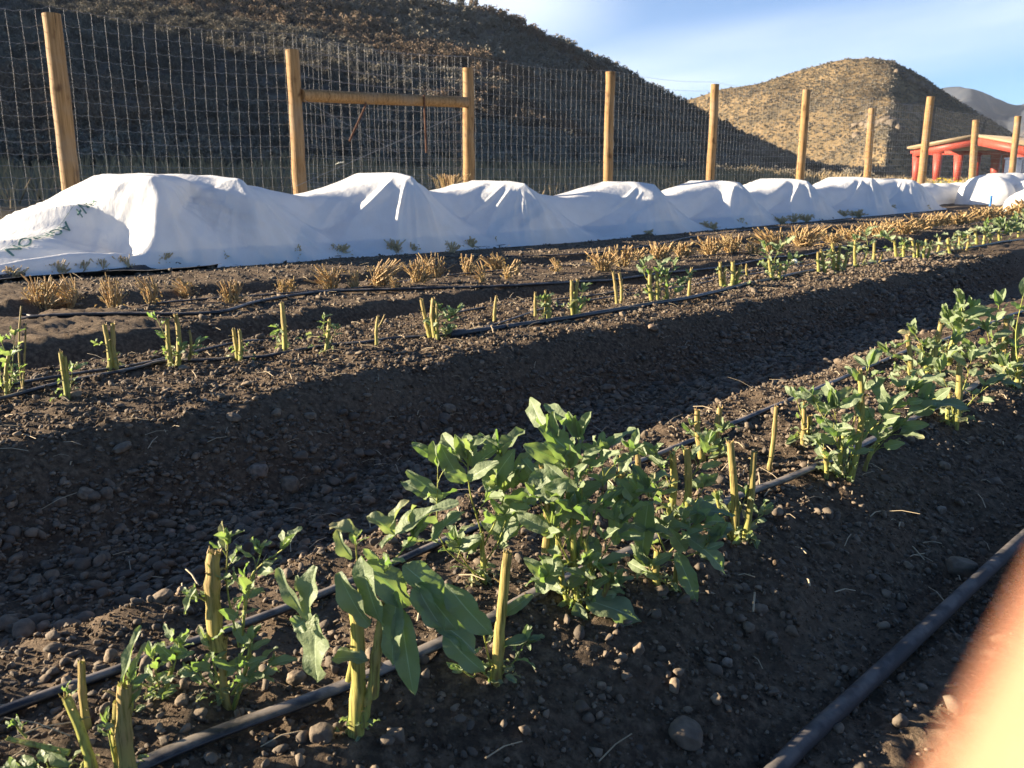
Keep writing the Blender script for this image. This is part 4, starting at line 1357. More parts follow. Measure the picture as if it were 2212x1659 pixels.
G3, G4 = 'brown stubble tufts along the third bed', 'brown stubble tufts along the fourth bed'
T3 = [(98, 670, 66, 62, 'large brown stubble tuft at the left end of the third bed, leaning left'), (148, 662, 62, 50, 'thick brown stubble tuft touching the large left-end tuft'),
      (245, 664, 68, 44, 'brown tuft with a few green and orange leaves, third bed'), (330, 655, 52, 36, 'sparse tuft of thin bent dry twigs, third bed'),
      (404, 642, 38, 30, 'small neat tuft of tan stalks behind the slack tape'), (500, 652, 44, 38, 'tan tuft with one stalk sticking out to the right'),
      (611, 630, 32, 18, 'tiny tuft above the bend of the slack tape, left one of two'), (630, 628, 30, 18, 'tiny splayed tuft, right one of the two above the bend'),
      (714, 622, 46, 44, 'brown tuft with yellow-green leaves beside the tape fork'), (765, 622, 36, 22, 'low scraggly tuft right of the tape fork'),
      (820, 618, 52, 44, 'full tuft of upright tan stalks, centre left of the third bed'), (857, 624, 26, 14, 'single short forked stub at the tape edge'),
      (905, 612, 52, 40, 'tan tuft joined to a dense upright tuft on its right'), (940, 598, 48, 46, 'dense upright tan tuft with flat cut tops'),
      (1010, 590, 40, 28, 'tuft of straight stalks with one long twig lying left'), (1042, 610, 42, 18, 'narrow tuft with orange base, in front of the round tuft'),
      (1072, 582, 34, 38, 'round pale tuft spread like a fan'), (1095, 604, 40, 20, 'crooked brown stub with a side twig'), (1116, 592, 34, 10, 'thin upright twig right of the crooked stub'),
      (1205, 588, 30, 18, 'lone bent tan stub in the bare middle of the third bed'), (1302, 584, 44, 48, 'bushy straw-coloured tuft left of the green clump'),
      (1345, 572, 40, 44, 'straw-coloured tuft joined to the bushy one'), (1378, 562, 26, 26, 'small tuft over the green bean clump'), (1425, 560, 34, 40, 'tan tuft between two green bean clumps'),
      (1475, 555, 30, 34, 'low brown tuft behind the wide bean clump'), (1535, 548, 34, 48, 'wide brown tuft above the fan of stubs'), (1580, 545, 36, 40, 'dark tan tuft with upright stalks'),
      (1625, 545, 22, 26, 'low ragged tuft before the white-bloom bush'), (1668, 540, 44, 54, 'large tuft showing behind the white-bloom bush'), (1735, 532, 40, 62, 'wide feathery straw tuft right of the white-bloom bush')]
for (x, y, h, w, lb) in T3:
    tuft(x, y + 2, h * 1.15, w * 1.2, lb, G3, .45)
T4 = [(30, 604, 24, 40, 'pale green-brown tuft on the black sheet, leftmost'), (130, 598, 30, 40, 'tuft with one tall curled twig, by the black sheet'), (176, 594, 26, 26, 'small upright tuft at the edge of the black sheet'),
      (221, 592, 30, 26, 'narrow tuft with brown leaves under the white hem'), (272, 590, 36, 26, 'orange-brown tuft under the white hem'), (348, 580, 28, 30, 'tuft growing in front of the dark round stone'),
      (440, 572, 14, 12, 'very small twig right of the dark round stone'), (480, 570, 24, 26, 'small tuft against the blue-shaded cover'), (520, 566, 20, 26, 'low greenish tuft at the cover foot'),
      (550, 564, 30, 28, 'spiky tuft at the cover foot'), (600, 561, 26, 26, 'light tuft with stiff stalks at the cover foot'), (632, 560, 26, 30, 'tuft with orange fallen leaves'),
      (725, 552, 20, 50, 'broad low tuft at the second fold of the cover'), (852, 546, 26, 30, 'tuft of pale stalks in the middle of the fourth bed'), (890, 544, 16, 20, 'dark tiny tuft in the middle of the fourth bed'),
      (978, 544, 20, 22, 'dark weedy tuft before the cover valley'), (1018, 536, 22, 18, 'pale stub with cut tops at the cover valley'), (1058, 530, 16, 28, 'flat bundle of pale stalks'),
      (1105, 524, 16, 14, 'tiny pale stub on the far tape, left of a dark sprout'), (1125, 522, 12, 14, 'dark sprout on the far tape'), (1142, 520, 14, 12, 'tiny tan stub right of the dark sprout'),
      (1175, 518, 10, 12, 'last tiny stub before the bare stretch'), (1268, 506, 14, 12, 'small dark round sprout on the far tape'), (1290, 505, 12, 14, 'tiny tuft after the dark round sprout')]
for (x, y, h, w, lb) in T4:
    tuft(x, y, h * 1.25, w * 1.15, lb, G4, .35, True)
for k in range(24):
    x = 1375 + k * 28 + R.uniform(-8, 8)
    y = 506 - (x - 1375) * .085 + R.uniform(-4, 4)
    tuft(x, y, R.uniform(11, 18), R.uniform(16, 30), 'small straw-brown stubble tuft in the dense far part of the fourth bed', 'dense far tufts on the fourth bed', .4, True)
for k in range(17):
    x = 1800 + k * 27 + R.uniform(-8, 8)
    y = 524 - (x - 1800) * .135 + R.uniform(-4, 4)
    tuft(x, y, R.uniform(24, 36), R.uniform(38, 56), 'bushy straw-brown stubble tuft in the dense far part of the third bed', 'dense far tufts on the third bed', .5)

# dark stone holding the hem of the cover
p = hit(374, 578)
mb = MB()
s = p[1] / F
rock_mesh(mb, (0, 0, 10 * s), 20 * s, 14 * s, 15 * s, 3, .12)
tag(mb.build('stone', M['stone'], origin=None), 'dark round stone weighing down the foot of the white cover', 'stone', 'loose stones on the beds and path').location = p

# ------------------------------------------------------------------ long white row cover
VC, HALF = 6.55, 0.80
HOOPS = []
for (x, y) in ((330, 432), (510, 384), (880, 378), (1125, 394), (1405, 396), (1590, 392), (1737, 388), (1878, 384), (1965, 388)):
    p = at_v(x, y, VC - HALF * .55)
    HOOPS.append((float(xy2uv(p[0], p[1])[0]), float(p[2])))
HU = np.array([h_[0] for h_ in HOOPS])
HZ = np.array([h_[1] for h_ in HOOPS])
HZ[0] = HZ[1] - .02


VS, VB = VC - HALF * .50, VC + HALF * .50          # front and back shoulder of a hoop


def smax(a_, b_, k_):
    h_ = np.clip(.5 + .5 * (a_ - b_) / k_, 0, 1)
    return b_ + (a_ - b_) * h_ + k_ * h_ * (1 - h_)


def cover_profile(u, w):
    """height over the ground of the draped sheet; w runs 0 (front foot) .. 1 (back foot)"""
    k = np.clip(np.searchsorted(HU, u) - 1, 0, len(HU) - 2)
    span = HU[k + 1] - HU[k]
    t = np.clip((u - HU[k]) / span, 0, 1)
    gz = base(u, VC - HALF - .02 + 0 * u)
    top = HZ[k] * (1 - t) + HZ[k + 1] * t - gz
    cusp = 1 - np.abs(2 * t - 1) ** 1.3
    sagf = np.where(k > 0, np.minimum(.47, .25 * span), .05) * cusp
    sagt = np.where(k > 0, np.minimum(.19, .115 * span), .03) * cusp
    end = np.clip((u - HU[-1]) / 1.15, 0, 1)
    top = top * (1 - end ** 1.3)
    zs = np.maximum(.05, top - sagf)               # front shoulder line
    zm = np.maximum(.05, top + .035 - sagt)        # along the top
    ws = .22 + .11 * cusp
    front = np.clip(w / ws, 0, 1)
    hoop = 1 - cusp
    zf = zs * (front + (.16 * hoop - .05 * cusp) * np.sin(front * np.pi))
    tt = np.clip((w - ws) / (.5 - ws), 0, 1)
    zt = zs + (zm - zs) * (tt * (2 - tt))
    zb = zm * np.clip((1 - w) / .30, 0, 1) ** .62
    z = np.where(w < ws, zf, np.minimum(zt, np.maximum(zb, 0)))
    # collapsed, opened end on the left
    e_ = np.clip((HU[0] - u) / 1.3, 0, None)
    f_ = np.clip(1 - e_, 0, 1)
    zback = .11 + (top - .11) * f_ ** 1.15
    zl = zback * sstep(w, .10, .60) ** .9 * (1 - sstep(w, .80, 1)) + .115 * np.exp(-((w - .06) / .05) ** 2) * (.8 + .2 * np.sin(u * 4))
    bl = sstep(e_, 0.0, .26)
    return np.where(u < HU[0], z * (1 - bl) + zl * bl, z) + gz - .012


us = np.concatenate([np.arange(HU[0] - 2.3, HU[3], .018), np.arange(HU[3], HU[-1] + 1.12, .035)])
ws_ = np.concatenate([np.linspace(0, .34, 64), np.linspace(.355, 1, 36)])
nU, nT = len(us), len(ws_)
Uc, Wc = np.meshgrid(us, ws_, indexing='ij')
Zc = cover_profile(Uc, Wc)
flare = .05 * np.exp(-(np.abs(Uc[..., None] - HU).min(-1) / .3) ** 2)
Vc = VC - HALF - .06 + (2 * HALF + .06) * Wc + flare * (Wc - .3) * (Wc < .3)
# folds running from the hoop shoulders to the ground, plus fine wrinkles
fold = np.zeros_like(Uc)
for hu, hz in zip(HU, HZ):
    du = Uc - hu
    dz_ = np.maximum(hz - Zc, 0)
    rad = np.hypot(du, dz_)
    phi = np.arctan2(du, dz_ + .03)
    rid = .5 - np.abs(vnoise(phi * 3.1 + hu * 9, 0 * phi, 5)) * 2
    fold += .062 * rid * sstep(rad, .02, .30) * (1 - sstep(np.abs(du), .5, 1.1))
    fold += .024 * (.5 - 2 * np.abs(vnoise(phi * 8 + hu * 5, 0 * phi + 3, 6))) * sstep(rad, .05, .3) * (1 - sstep(np.abs(du), .4, .9))
fold += .016 * fbm(Uc * 1.8 + Zc * 2.2, Vc * 2.2 - Zc, 3, 8) + .004 * fbm(Uc * 9, (Vc + Zc) * 5, 2, 9)
left = 1 - sstep(Uc, HU[0] - .15, HU[0] + .02)
rdg = lambda x_, y_, sd: .25 - np.abs(vnoise(x_, y_, sd))
fold += left * (.16 * rdg((Vc - 5.6) * 2.6 + (Uc - HU[0]) * 1.9, Uc * .5, 12) + .06 * rdg((Vc - 5.6) * 7 + Uc * 3.4, Uc * .5, 13))
edge_k = np.minimum(1, np.minimum(Wc * 12, (1 - Wc) * 8))
gru = np.gradient(np.stack([Uc, Vc, Zc], -1), axis=0)
grt = np.gradient(np.stack([Uc, Vc, Zc], -1), axis=1)
Nn = np.cross(gru, grt)
Nn /= np.linalg.norm(Nn, axis=2)[..., None] + 1e-9
Nn *= np.sign(Nn[..., 2:3] + 1e-9)
P = np.stack([Uc, Vc, Zc], -1) + Nn * (fold * edge_k)[..., None]
P[..., 2] = np.maximum(P[..., 2], base(P[..., 0], P[..., 1]) + .012)
CX, CY = uv2xy(P[..., 0], P[..., 1])
W = np.stack([CX, CY, P[..., 2]], -1)
i, j = np.meshgrid(np.arange(nU - 1), np.arange(nT - 1), indexing='ij')
k = i * nT + j
mb = MB().add(W.reshape(-1, 3), np.stack([k, k + nT, k + nT + 1, k + 1], -1).reshape(-1, 4))
c0 = np.array([*uv2xy(HU[2], VC), .2])
cover = mb.build('row_cover', M['fabric'], origin=c0)
tag(cover, 'long white fabric row cover sagging between its hoops, printed at the collapsed left end', 'row cover')


def surf_hit(px, py):
    d = ray(px, py)
    # nearest surface vertex to the sight line
    rel = W.reshape(-1, 3) - [0, 0, HC]
    dd = d / np.linalg.norm(d)
    tt = rel @ dd
    dist = np.linalg.norm(rel - tt[:, None] * dd, axis=1)
    ok = dist < .03
    if not ok.any():
        k_ = int(np.argmin(dist))
    else:
        idx = np.nonzero(ok)[0]
        near = idx[tt[idx] < tt[idx].min() + .12]
        k_ = near[int(np.argmin(dist[near]))]
    return W.reshape(-1, 3)[k_]


# printing on the fabric: letters laid on the sloping end
def text_mesh(body, name, mat, A, B, height, parent, down):
    """letters from A towards B, flat outlines draped on the surface"""
    cu = bpy.data.curves.new('lettering', 'FONT')
    cu.body = body
    cu.size = 1.0
    cu.offset = .012
    ob = bpy.data.objects.new('lettering', cu)
    COL.objects.link(ob)
    bpy.context.view_layer.update()
    dg = bpy.context.evaluated_depsgraph_get()
    me = bpy.data.meshes.new_from_object(ob.evaluated_get(dg))
    bpy.data.objects.remove(ob)
    import bmesh
    bm = bmesh.new()
    bm.from_mesh(me)
    bmesh.ops.triangulate(bm, faces=bm.faces[:])
    for _ in range(2):
        es = [e_ for e_ in bm.edges if e_.calc_length() > .12]
        bmesh.ops.subdivide_edges(bm, edges=es, cuts=1)
    bmesh.ops.triangulate(bm, faces=bm.faces[:])
    co = np.array([v_.co[:] for v_ in bm.verts])
    fc = np.array([[v_.index for v_ in f_.verts] for f_ in bm.faces])
    bm.verts.index_update()
    fc = np.array([[v_.index for v_ in f_.verts] for f_ in bm.faces])
    bm.free()
    wdt = co[:, 0].max()
    Pp = A + np.outer(co[:, 0] / wdt, B - A) + np.outer(co[:, 1] * height, down)
    # drape: take the height of the nearest fabric points
    Wf = W[us < HU[0] + .5].reshape(-1, 3)
    out = []
    for p_ in Pp:
        d2 = (Wf[:, 0] - p_[0]) ** 2 + (Wf[:, 1] - p_[1]) ** 2
        k4 = np.argpartition(d2, 6)[:6]
        w4 = 1 / (d2[k4] + 1e-5)
        out.append((p_[0], p_[1], (Wf[k4, 2] * w4).sum() / w4.sum() + .009))
    return MB().add(np.array(out) - c0, fc).build(name, mat, parent, smooth=True)


A_ = np.array([*uv2xy(HU[0] - .50, 6.39), 0])
B_ = np.array([*uv2xy(HU[0] - .95, 6.235), 0])
ba = nrm(B_ - A_)
dn = np.array([-ba[1], ba[0], 0])
dn = dn if dn[0] > 0 else -dn
hgt = .10
text_mesh('AGRIBON', 'printed_lettering', M['ink'], A_, B_, hgt * 1.1, cover, dn)
text_mesh('ON+', 'printed_lettering', M['ink'], A_ + (A_ - B_) * .44, A_ + (A_ - B_) * .14, hgt * 1.1, cover, dn)
text_mesh('________', 'printed_line', M['ink'], A_ + (A_ - B_) * .5 + dn * -.01, B_ + (B_ - A_) * .2 + dn * -.01, hgt * .35, cover, dn)

# black ground cloth under the collapsed end
mb = MB()
uu = np.linspace(HU[0] - 2.6, HU[0] + .1, 60)
vv = np.linspace(5.36, 5.80, 16)
A2, B2_ = np.meshgrid(uu, vv, indexing='ij')
zz = base(A2, B2_) + .028 + .02 * fbm(A2 * 3, B2_ * 6, 3, 4) + .05 * np.exp(-((B2_ - 5.66) / .06) ** 2)
x, y = uv2xy(A2, B2_)
i, j = np.meshgrid(np.arange(59), np.arange(15), indexing='ij')
k = i * 16 + j
mb.add(np.stack([x, y, zz], -1).reshape(-1, 3), np.stack([k, k + 16, k + 17, k + 1], -1).reshape(-1, 4))
tag(mb.build('ground_cloth', M['sheet']), 'black ground cloth showing under the hem of the white cover at left', 'ground cloth')

# more covers at the far end of the rows


def small_cover(name, u0, u1, vc_, half, h, label, closed=.35, seed=1):
    nU_, nT_ = 70, 40
    us_ = np.linspace(u0, u1, nU_)
    th_ = np.linspace(0, np.pi, nT_)
    P_ = np.zeros((nU_, nT_, 3))
    for i_, u in enumerate(us_):
        e0 = np.clip((u - u0) / closed, 0, 1)
        hh = h * (1 - (1 - e0) ** 2) ** .5 * (1 - .14 * math.sin((u - u0) * 2.6) ** 2)
        for j_, t_ in enumerate(th_):
            v = vc_ - half * math.copysign(abs(math.cos(t_)) ** .85, math.cos(t_)) * (.35 + .65 * (1 - (1 - e0) ** 2))
            g_ = float(base(u, vc_)) - .02
            z_ = g_ + hh * math.sin(t_) ** .8
            P_[i_, j_] = (u, v, z_)
    f_ = .02 * fbm(P_[..., 0] * 3 + seed, P_[..., 1] * 4, 3, seed) + .018 * vnoise(ths_fold(th_)[None, :] * 14 + seed + 0 * P_[..., 0], P_[..., 0], seed)
    P_[..., 2] += f_
    P_[..., 1] += f_ * 1.2
    x_, y_ = uv2xy(P_[..., 0], P_[..., 1])
    i_, j_ = np.meshgrid(np.arange(nU_ - 1), np.arange(nT_ - 1), indexing='ij')
    k_ = i_ * nT_ + j_
    m_ = MB().add(np.stack([x_, y_, P_[..., 2]], -1).reshape(-1, 3), np.stack([k_, k_ + nT_, k_ + nT_ + 1, k_ + 1], -1).reshape(-1, 4))
    return tag(m_.build(name, M['fabric']), label, 'row cover')


def ths_fold(t_):
    return t_


def uat(px, py, v):
    p_ = at_v(px, py, v)
    return float(xy2uv(p_[0], p_[1])[0])


small_cover('row_cover', uat(2118, 437, 5.9), uat(2118, 437, 5.9) + 9, 5.9, .62, .72, 'far white tunnel cover with a rounded closed end, by the blue stake', .28, 3)
small_cover('row_cover', uat(2185, 430, 5.0) + 1.5, uat(2185, 430, 5.0) + 10, 4.95, .55, .62, 'white tunnel cover at the right edge behind the flat sloping one', .3, 5)
small_cover('row_cover', uat(2170, 442, 4.3), uat(2170, 442, 4.3) + 7, 4.1, .55, .55, 'low white cover sloping up to the right edge of the photo', 1.6, 7)
small_cover('row_cover', HU[-1] + 1.6, HU[-1] + 6.5, 7.15, .5, .5, 'small far white cover behind the right end of the long one', .5, 9)

p = hit(2139, 445)
mb = MB()
s = p[1] / F
tube(mb, [(0, 0, -.05), (0, 0, 22 * s)], 2.6 * s, 8)
tag(mb.build('marker_stake', M['blue'], origin=None), 'short blue marker stake at the end of the stubble rows', 'stake').location = p

# ------------------------------------------------------------------ deer fence


def post(parent, org, p, ztop, r, lean=0.0):
    mb = MB()
    zb = float(base(*xy2uv(p[0], p[1]))) - .3
    n = 14
    zs = np.linspace(zb, ztop, n)
    x = p[0] + lean * (zs - zs[-1]) + .008 * NR.normal(size=n).cumsum() * .4
    pts = np.stack([x, np.full(n, p[1]), zs], -1) - org
    tube(mb, pts, r * np.linspace(1.06, .96, n) * (1 + .02 * NR.normal(size=n)), 18, 0, True)
    return mb.build('post', M['wood'], parent)


KNOT = 1.5


def wire_panel(parent, org, a_, b_, za, zb_, ground_a, ground_b, rows, stay, rad, name='wire_mesh', seed=0):
    """woven wire between two posts: horizontal line wires and vertical stays with knots"""
    mb = MB()
    a_, b_ = np.array(a_), np.array(b_)
    L = np.linalg.norm(b_ - a_)
    ns = max(2, int(L / stay))
    w = np.cumsum(np.linspace(.7, 1.12, rows))
    w = np.concatenate([[0.0], w]) / w[-1]

    def pt(s, t):
        g0 = ground_a + (ground_b - ground_a) * s
        tp = za + (zb_ - za) * s - .06 * math.sin(math.pi * s)
        x = a_ + (b_ - a_) * s
        wig = .003 * math.sin(s * L * 3.1 + t * 9 + seed)
        return np.array([x[0] + wig, x[1] + wig, g0 + (tp - g0) * t]) - org
    for t in w:
        tube(mb, [pt(s, t) + np.array([0, 0, .006 * (-1) ** i_]) for i_, s in enumerate(np.linspace(0, 1, ns * 2 + 1))], rad * 2.0, 4, 0, False)
    for k_ in range(ns + 1):
        s = k_ / ns
        off = NR.uniform(-.0022, .0022, len(w))
        tube(mb, [pt(min(1, max(0, s + off[i_])), t) for i_, t in enumerate(w)], rad, 4, 0, False)
    if L < 6:
        for k_ in range(ns + 1):
            for t in w[1:-1]:
                c = pt(k_ / ns, t)
                v, f = ICO0
                mb.add(v * rad * KNOT + c, f)
    return mb.build(name, M['wire'], parent, smooth=False)


VF = 9.1
FP = [  # base x, top x, top y, width px
    (155, 107, 30, 36), (651, 632, 108, 28), (1013, 1011, 147, 24), (1313, 1319, 155, 20), (1537, 1543, 182, 17.5), (1728, 1741, 194, 16.5), (1878, 1884, 234, 14.5)]
fpos = []
for (bx, tx, tyy, w) in FP:
    pb = at_v(bx, 405, VF)
    ptop = at_y(tx, tyy, pb[1])
    fpos.append((pb, ptop, w / F * pb[1] * 1.0 / 2))
o0 = np.array([fpos[2][0][0], fpos[2][0][1], .4])
fence = thing('deer_fence', o0, 'tall woven wire fence on round wooden posts behind the long white cover', 'fence')
for (pb, pt_, r_) in fpos:
    post(fence, o0, pt_ * [1, 0, 0] + pb * [0, 1, 0], pt_[2], r_, (pt_[0] - pb[0]) / max(.5, pt_[2] - pb[2]) * .35)
TOPW = [(-60, 0), (107, 14), (632, 73), (1011, 122), (1319, 152), (1543, 177), (1741, 199), (1884, 215)]
tops = []
for (x, y) in TOPW:
    p = at_v(x, y, VF + .12)
    tops.append(p)
for k_ in range(len(tops) - 1):
    a_, b_ = tops[k_], tops[k_ + 1]
    ga, gb = [float(base(*xy2uv(q_[0], q_[1]))) + .03 for q_ in (a_, b_)]
    wire_panel(fence, o0, a_[:2], b_[:2], a_[2], b_[2], ga, gb, 17, .125, .00095, seed=k_)
# second layer of mesh on the gateway
a_, b_ = at_v(640, 80, VF + .08), at_v(1010, 122, VF + .08)
wire_panel(fence, o0, a_[:2], b_[:2], a_[2], b_[2], .5, .5, 16, .14, .00095, seed=9)
# cross rail, rods and brace wire of the gateway
ya = fpos[1][0][1] - .05
rl = [at_v(652, 206, VF - .04) - o0, at_v(830, 214, VF - .04) - o0, at_v(1006, 221, VF - .04) - o0]
mb = MB()
tube(mb, spline(rl, 12), [.072] * 12, 14)
mb.build('cross_rail', M['wood'], fence)
for pts in ([(790, 222), (788, 232), (755, 305)], [(916, 205), (918, 260), (921, 330)]):
    mb = MB()
    tube(mb, [at_v(x, y, VF - .12) - o0 for x, y in pts], .014, 6)
    mb.build('hanging_rod', M['rust'], fence)
mb = MB()
tube(mb, [at_v(1004, 242, VF - .1) - o0, at_v(640, 402, VF - .1) - o0], .003, 4)
tube(mb, [at_v(655, 215, VF - .1) - o0, at_v(860, 330, VF - .1) - o0], .003, 4)
mb.build('brace_wire', M['wire'], fence)
for (x, y) in ((732, 352), (1648, 412)):
    mb = MB()
    c = at_v(x, y, VF - .12) - o0
    for q_ in range(5):
        tube(mb, [c, c + NR.normal(size=3) * [.05, .02, .03]], .003, 4)
    mb.build('twine_knot', M['white'], fence)

VF2 = 8.3
FP2 = [(1989, 2010, 209, 16), (2101, 2107, 259, 14), (2186, 2200, 251, 13)]
fp2 = []
for (bx, tx, tyy, w) in FP2:
    pb = at_v(bx, 395, VF2)
    fp2.append((pb, at_y(tx, tyy, pb[1]), w / F * pb[1] / 2))
o2 = np.array([fp2[0][0][0], fp2[0][0][1], .4])
fence2 = thing('deer_fence', o2, 'farther wire fence section on wooden posts in front of the red building', 'fence')
for (pb, pt_, r_) in fp2:
    post(fence2, o2, pt_ * [1, 0, 0] + pb * [0, 1, 0], pt_[2], r_, (pt_[0] - pb[0]) / max(.5, pt_[2] - pb[2]) * .7)
pts = [at_v(1862, 207, VF2 - .1), at_v(2010, 228, VF2 - .1), at_v(2107, 246, VF2 - .1), at_v(2200, 263, VF2 - .1), at_v(2290, 275, VF2 - .1)]
for k_ in range(4):
    a_, b_ = pts[k_], pts[k_ + 1]
    ga, gb = [float(base(*xy2uv(q_[0], q_[1]))) + .03 for q_ in (a_, b_)]
    wire_panel(fence2, o2, a_[:2], b_[:2], a_[2], b_[2], ga, gb, 17, .16, .0012, seed=k_ + 20)

# ------------------------------------------------------------------ red open shed
bo = at_y(2110, 392, 60)
shed = thing('shed', bo, 'open red steel shed with a low tan gable roof beyond the fence at right', 'shed')
FD = np.array([.58, -.81, 0])                 # along the gable front
DD = np.array([.81, .58, 0])                  # along the ridge, away from us


def front_y(px):
    """depth of the gable front under a picture column"""
    return float(np.interp(px, [1966, 2262], [64, 55.4]))


def slab(mb, A, B, th, depth):
    A, B = np.array(A), np.array(B)
    V = []
    for p_ in (A, B):
        for dz in (0, -th):
            for dy_ in (0, depth):
                V.append(p_ + DD * dy_ + [0, 0, dz])
    mb.add(V, [[0, 1, 3, 2], [4, 6, 7, 5], [0, 4, 5, 1], [2, 3, 7, 6], [0, 2, 6, 4], [1, 5, 7, 3]])


def bpt(px, py, back=0.0):
    Y = front_y(px)
    for _ in range(3):
        p_ = at_y(px, py, Y + back)
    return p_ - bo


RL, RT, RR_ = bpt(1966, 317), bpt(2110, 290), bpt(2262, 318)
mb = MB()
slab(mb, RL - DD * .4, RT - DD * .4, .16, 10)
slab(mb, RT - DD * .4 + [0, 0, .002], RR_ - DD * .4, .16, 10)
mb.build('roof', M['roof'], shed, smooth=False)
for (a_, b_) in ((RL + FD * .3, RT), (RT + [0, 0, -.001], RR_ - FD * .3)):
    mb = MB()
    slab(mb, a_ + [0, 0, -.18], b_ + [0, 0, -.18], .52, .2)
    mb.build('rafter', M['red'], shed, smooth=False)
mb = MB()
slab(mb, bpt(1985, 326, 6), bpt(2262, 325, 6), .3, .2)
mb.build('eave_beam', M['red'], shed, smooth=False)
for (x0, back) in ((1979, .2), (2023, 5.8), (2068, 5.8), (2106, 5.8), (2149, 5.8), (2174, 5.8), (2205, .2), (2250, .2)):
    mb = MB()
    tp, bt = bpt(x0 + 2, 326, back), bpt(x0 - 3, 391, back)
    V = []
    for (c, w) in ((tp, .34), (bt + [0, 0, -.9], .13)):
        for dx_ in (-w, w):
            for dy_ in (0, .3):
                V.append(c + FD * dx_ + DD * dy_)
    mb.add(V, [[0, 2, 3, 1], [4, 5, 7, 6], [0, 4, 6, 2], [1, 3, 7, 5], [0, 1, 5, 4], [2, 6, 7, 3]])
    slab(mb, tp - FD * .5 - DD * .01 + [0, 0, .02], tp + FD * .5 - DD * .01 + [0, 0, .02], .2, .32)
    mb.build('column', M['red'], shed, smooth=False)

p = at_y(2212, 396, 46)
mb = MB()
box(mb, (0, 0, .5), 1.6, 1.2, 1.5)
box(mb, (0, 0, 1.285), 1.7, 1.3, .07)
box(mb, (-.6, -.622, .5), .07, .05, 1.3)
box(mb, (0, -.622, .5), .07, .05, 1.3)
tag(mb.build('storage_bin', M['navy'], origin=None, smooth=False), 'navy metal bin in front of the red shed at the right edge', 'bin').location = p

# yellow flowering patch by the far covers and a dry weed behind the cover
mb, ml = MB(), MB()
o0 = at_y(2056, 412, 30)
t = thing('flowering_plant', o0, 'low yellow and green flowering clump beyond the far covers', 'plant')
C = NR.normal(size=(420, 3)) * [.5, .35, .09] + [0, 0, .12]
leafquads(ml, C, .045, 0, .3)
leafquads(mb, C[:200] + [0, 0, .10], .045, 0, .3)
ml.build('leaves', M['leaf'], t)
mb.build('flowers', M['yellow'], t)
for (x, y, w, h, lb) in ((972, 398, 34, 16, 'straw-coloured dry weed peeping over the cover by the gate post'),):
    p = at_v(x, y, 8.0)
    s = p[1] / F
    mb = MB()
    for q_ in range(70):
        c = np.array([NR.normal() * w * .4 * s, NR.normal() * w * .3 * s, 0])
        tube(mb, [c * .4 - [0, 0, .3], c + [0, 0, h * s * NR.uniform(.2, 1.2)], c * 1.3 + [0, 0, h * s * NR.uniform(.5, 1.4)]], .0035, 4, NR.uniform(), False)
    tag(mb.build('dry_weed', M['stub'], origin=None), lb, 'weed').location = p

# ------------------------------------------------------------------ the photographer's hand, one finger close to the lens
skin = Mat('skin')
skin.col(skin.mix(skin.noise(120, 4), (0.36, 0.165, 0.10), (0.42, 0.195, 0.12))).rough(0.5, 0.35)
skin.b.inputs['Subsurface Weight'].default_value = 0.25
skin.b.inputs['Subsurface Radius'].default_value = (1.0, 0.35, 0.18)
skin.b.inputs['Subsurface Scale'].default_value = 0.006
skin.bump(skin.noise(900, 3), 0.15, 0.0005)
nail = simple('fingernail', (0.72, 0.50, 0.42), 0.3, 0.05, 40)
sleeve = simple('dark_sleeve', (0.03, 0.035, 0.05), 0.9, 0.3, 60)
CR = np.array([1.0, 0, 0])
CU = np.array([0, math.sin(PITCH), math.cos(PITCH)])
CF = np.array([0, math.cos(PITCH), -math.sin(PITCH)])


def cpt(x, y, z):
    return CR * x + CU * y + CF * z + np.array([0, 0, HC])


HV, HE, HR = [], [], []


def hv(p_, r_, par=None):
    HV.append(p_)
    HR.append(r_)
    if par is not None:
        HE.append((par, len(HV) - 1))
    return len(HV) - 1


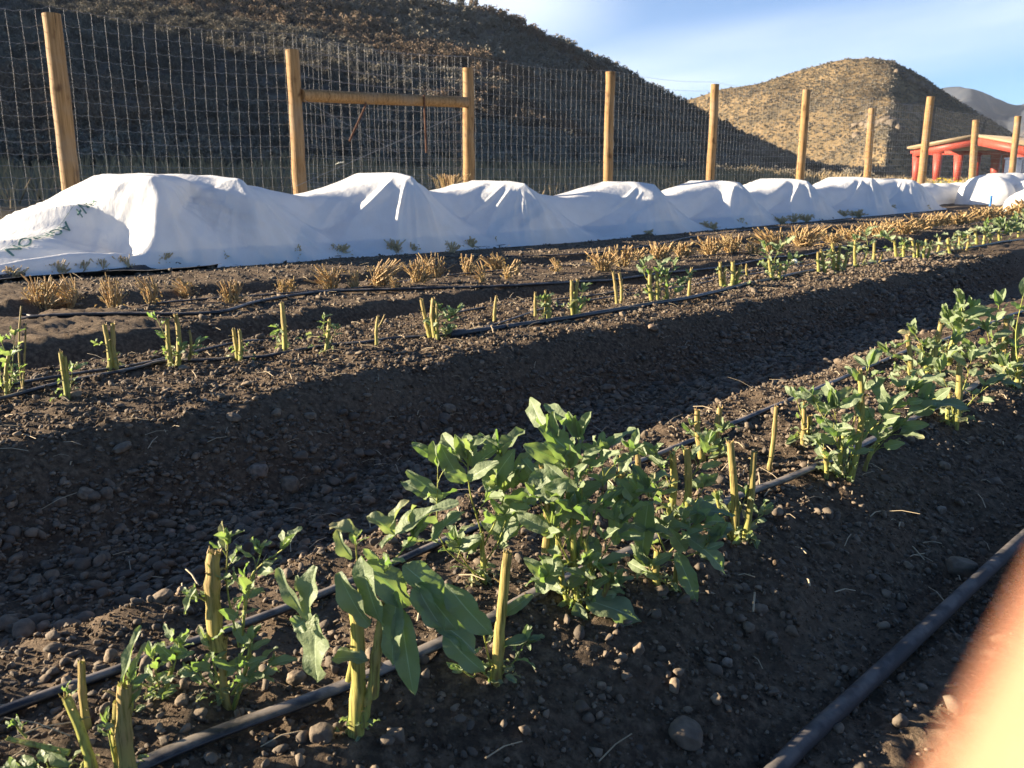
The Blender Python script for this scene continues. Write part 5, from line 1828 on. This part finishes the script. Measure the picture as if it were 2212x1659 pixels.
w0 = hv((.150, -.045, -.055), .026)
w1 = hv((.130, -.020, -.045), .025, w0)
p0 = hv((.108, .006, -.030), .025, w1)
for (bx, by, bz, seg) in (
        (.066, .050, -.004, [(.0392, .0285, .013, .0088), (.0247, .0036, .0170, .0083), (.0076, -.0276, .0172, .0074)]),
        (.082, .030, -.008, [(.068, .012, .022, .0090), (.050, -.020, .030, .0084), (.041, -.042, .026, .0072)]),
        (.098, .012, -.014, [(.088, -.012, .014, .0084), (.070, -.040, .022, .0078), (.060, -.058, .018, .0068)]),
        (.112, -.010, -.022, [(.104, -.032, .004, .0072), (.092, -.054, .010, .0066), (.084, -.066, .008, .0058)])):
    k_ = hv((bx, by, bz), .0115, p0)
    for (x, y, z, r_) in seg:
        k_ = hv((x, y, z), r_, k_)
k_ = hv((.104, .024, -.050), .014, p0)
k_ = hv((.080, .026, -.060), .0105, k_)
hv((.056, .016, -.058), .0085, k_)
me = bpy.data.meshes.new('hand')
ho_ = cpt(*HV[p0])
me.from_pydata([tuple(cpt(*v_) - ho_) for v_ in HV], HE, [])
hand = bpy.data.objects.new('hand', me)
COL.objects.link(hand)
hand.location = ho_
me.materials.append(skin.m)
md = hand.modifiers.new('skin', 'SKIN')
for i_, sv in enumerate(me.skin_vertices[0].data):
    sv.radius = (HR[i_], HR[i_])
me.skin_vertices[0].data[0].use_root = True
md.use_smooth_shade = True
sb = hand.modifiers.new('subdivision', 'SUBSURF')
sb.levels = sb.render_levels = 3
tag(hand, "out-of-focus finger of the photographer's hand close to the lens at the lower right", 'hand')
mb = MB()
tube(mb, [cpt(.165, -.062, -.062) - ho_, cpt(.138, -.031, -.049) - ho_], [.040, .034], 20, 0, False)
mb.build('sleeve', sleeve, hand)

# ------------------------------------------------------------------ air
mb = MB()
box(mb, (1240, 940, 149), 2920, 1920, 302)
hz = mb.build('haze', bpy.data.materials.new('air'), smooth=False)
hz['kind'] = 'stuff'
am = hz.data.materials[0]
am.use_nodes = True
for n_ in list(am.node_tree.nodes):
    if n_.type == 'BSDF_PRINCIPLED':
        am.node_tree.nodes.remove(n_)
pv = am.node_tree.nodes.new('ShaderNodeVolumePrincipled')
pv.inputs['Color'].default_value = (0.80, 0.88, 1.0, 1)
pv.inputs['Density'].default_value = 0.00013
pv.inputs['Anisotropy'].default_value = 0.3
am.node_tree.links.new(pv.outputs[0], am.node_tree.nodes['Material Output'].inputs['Volume'])
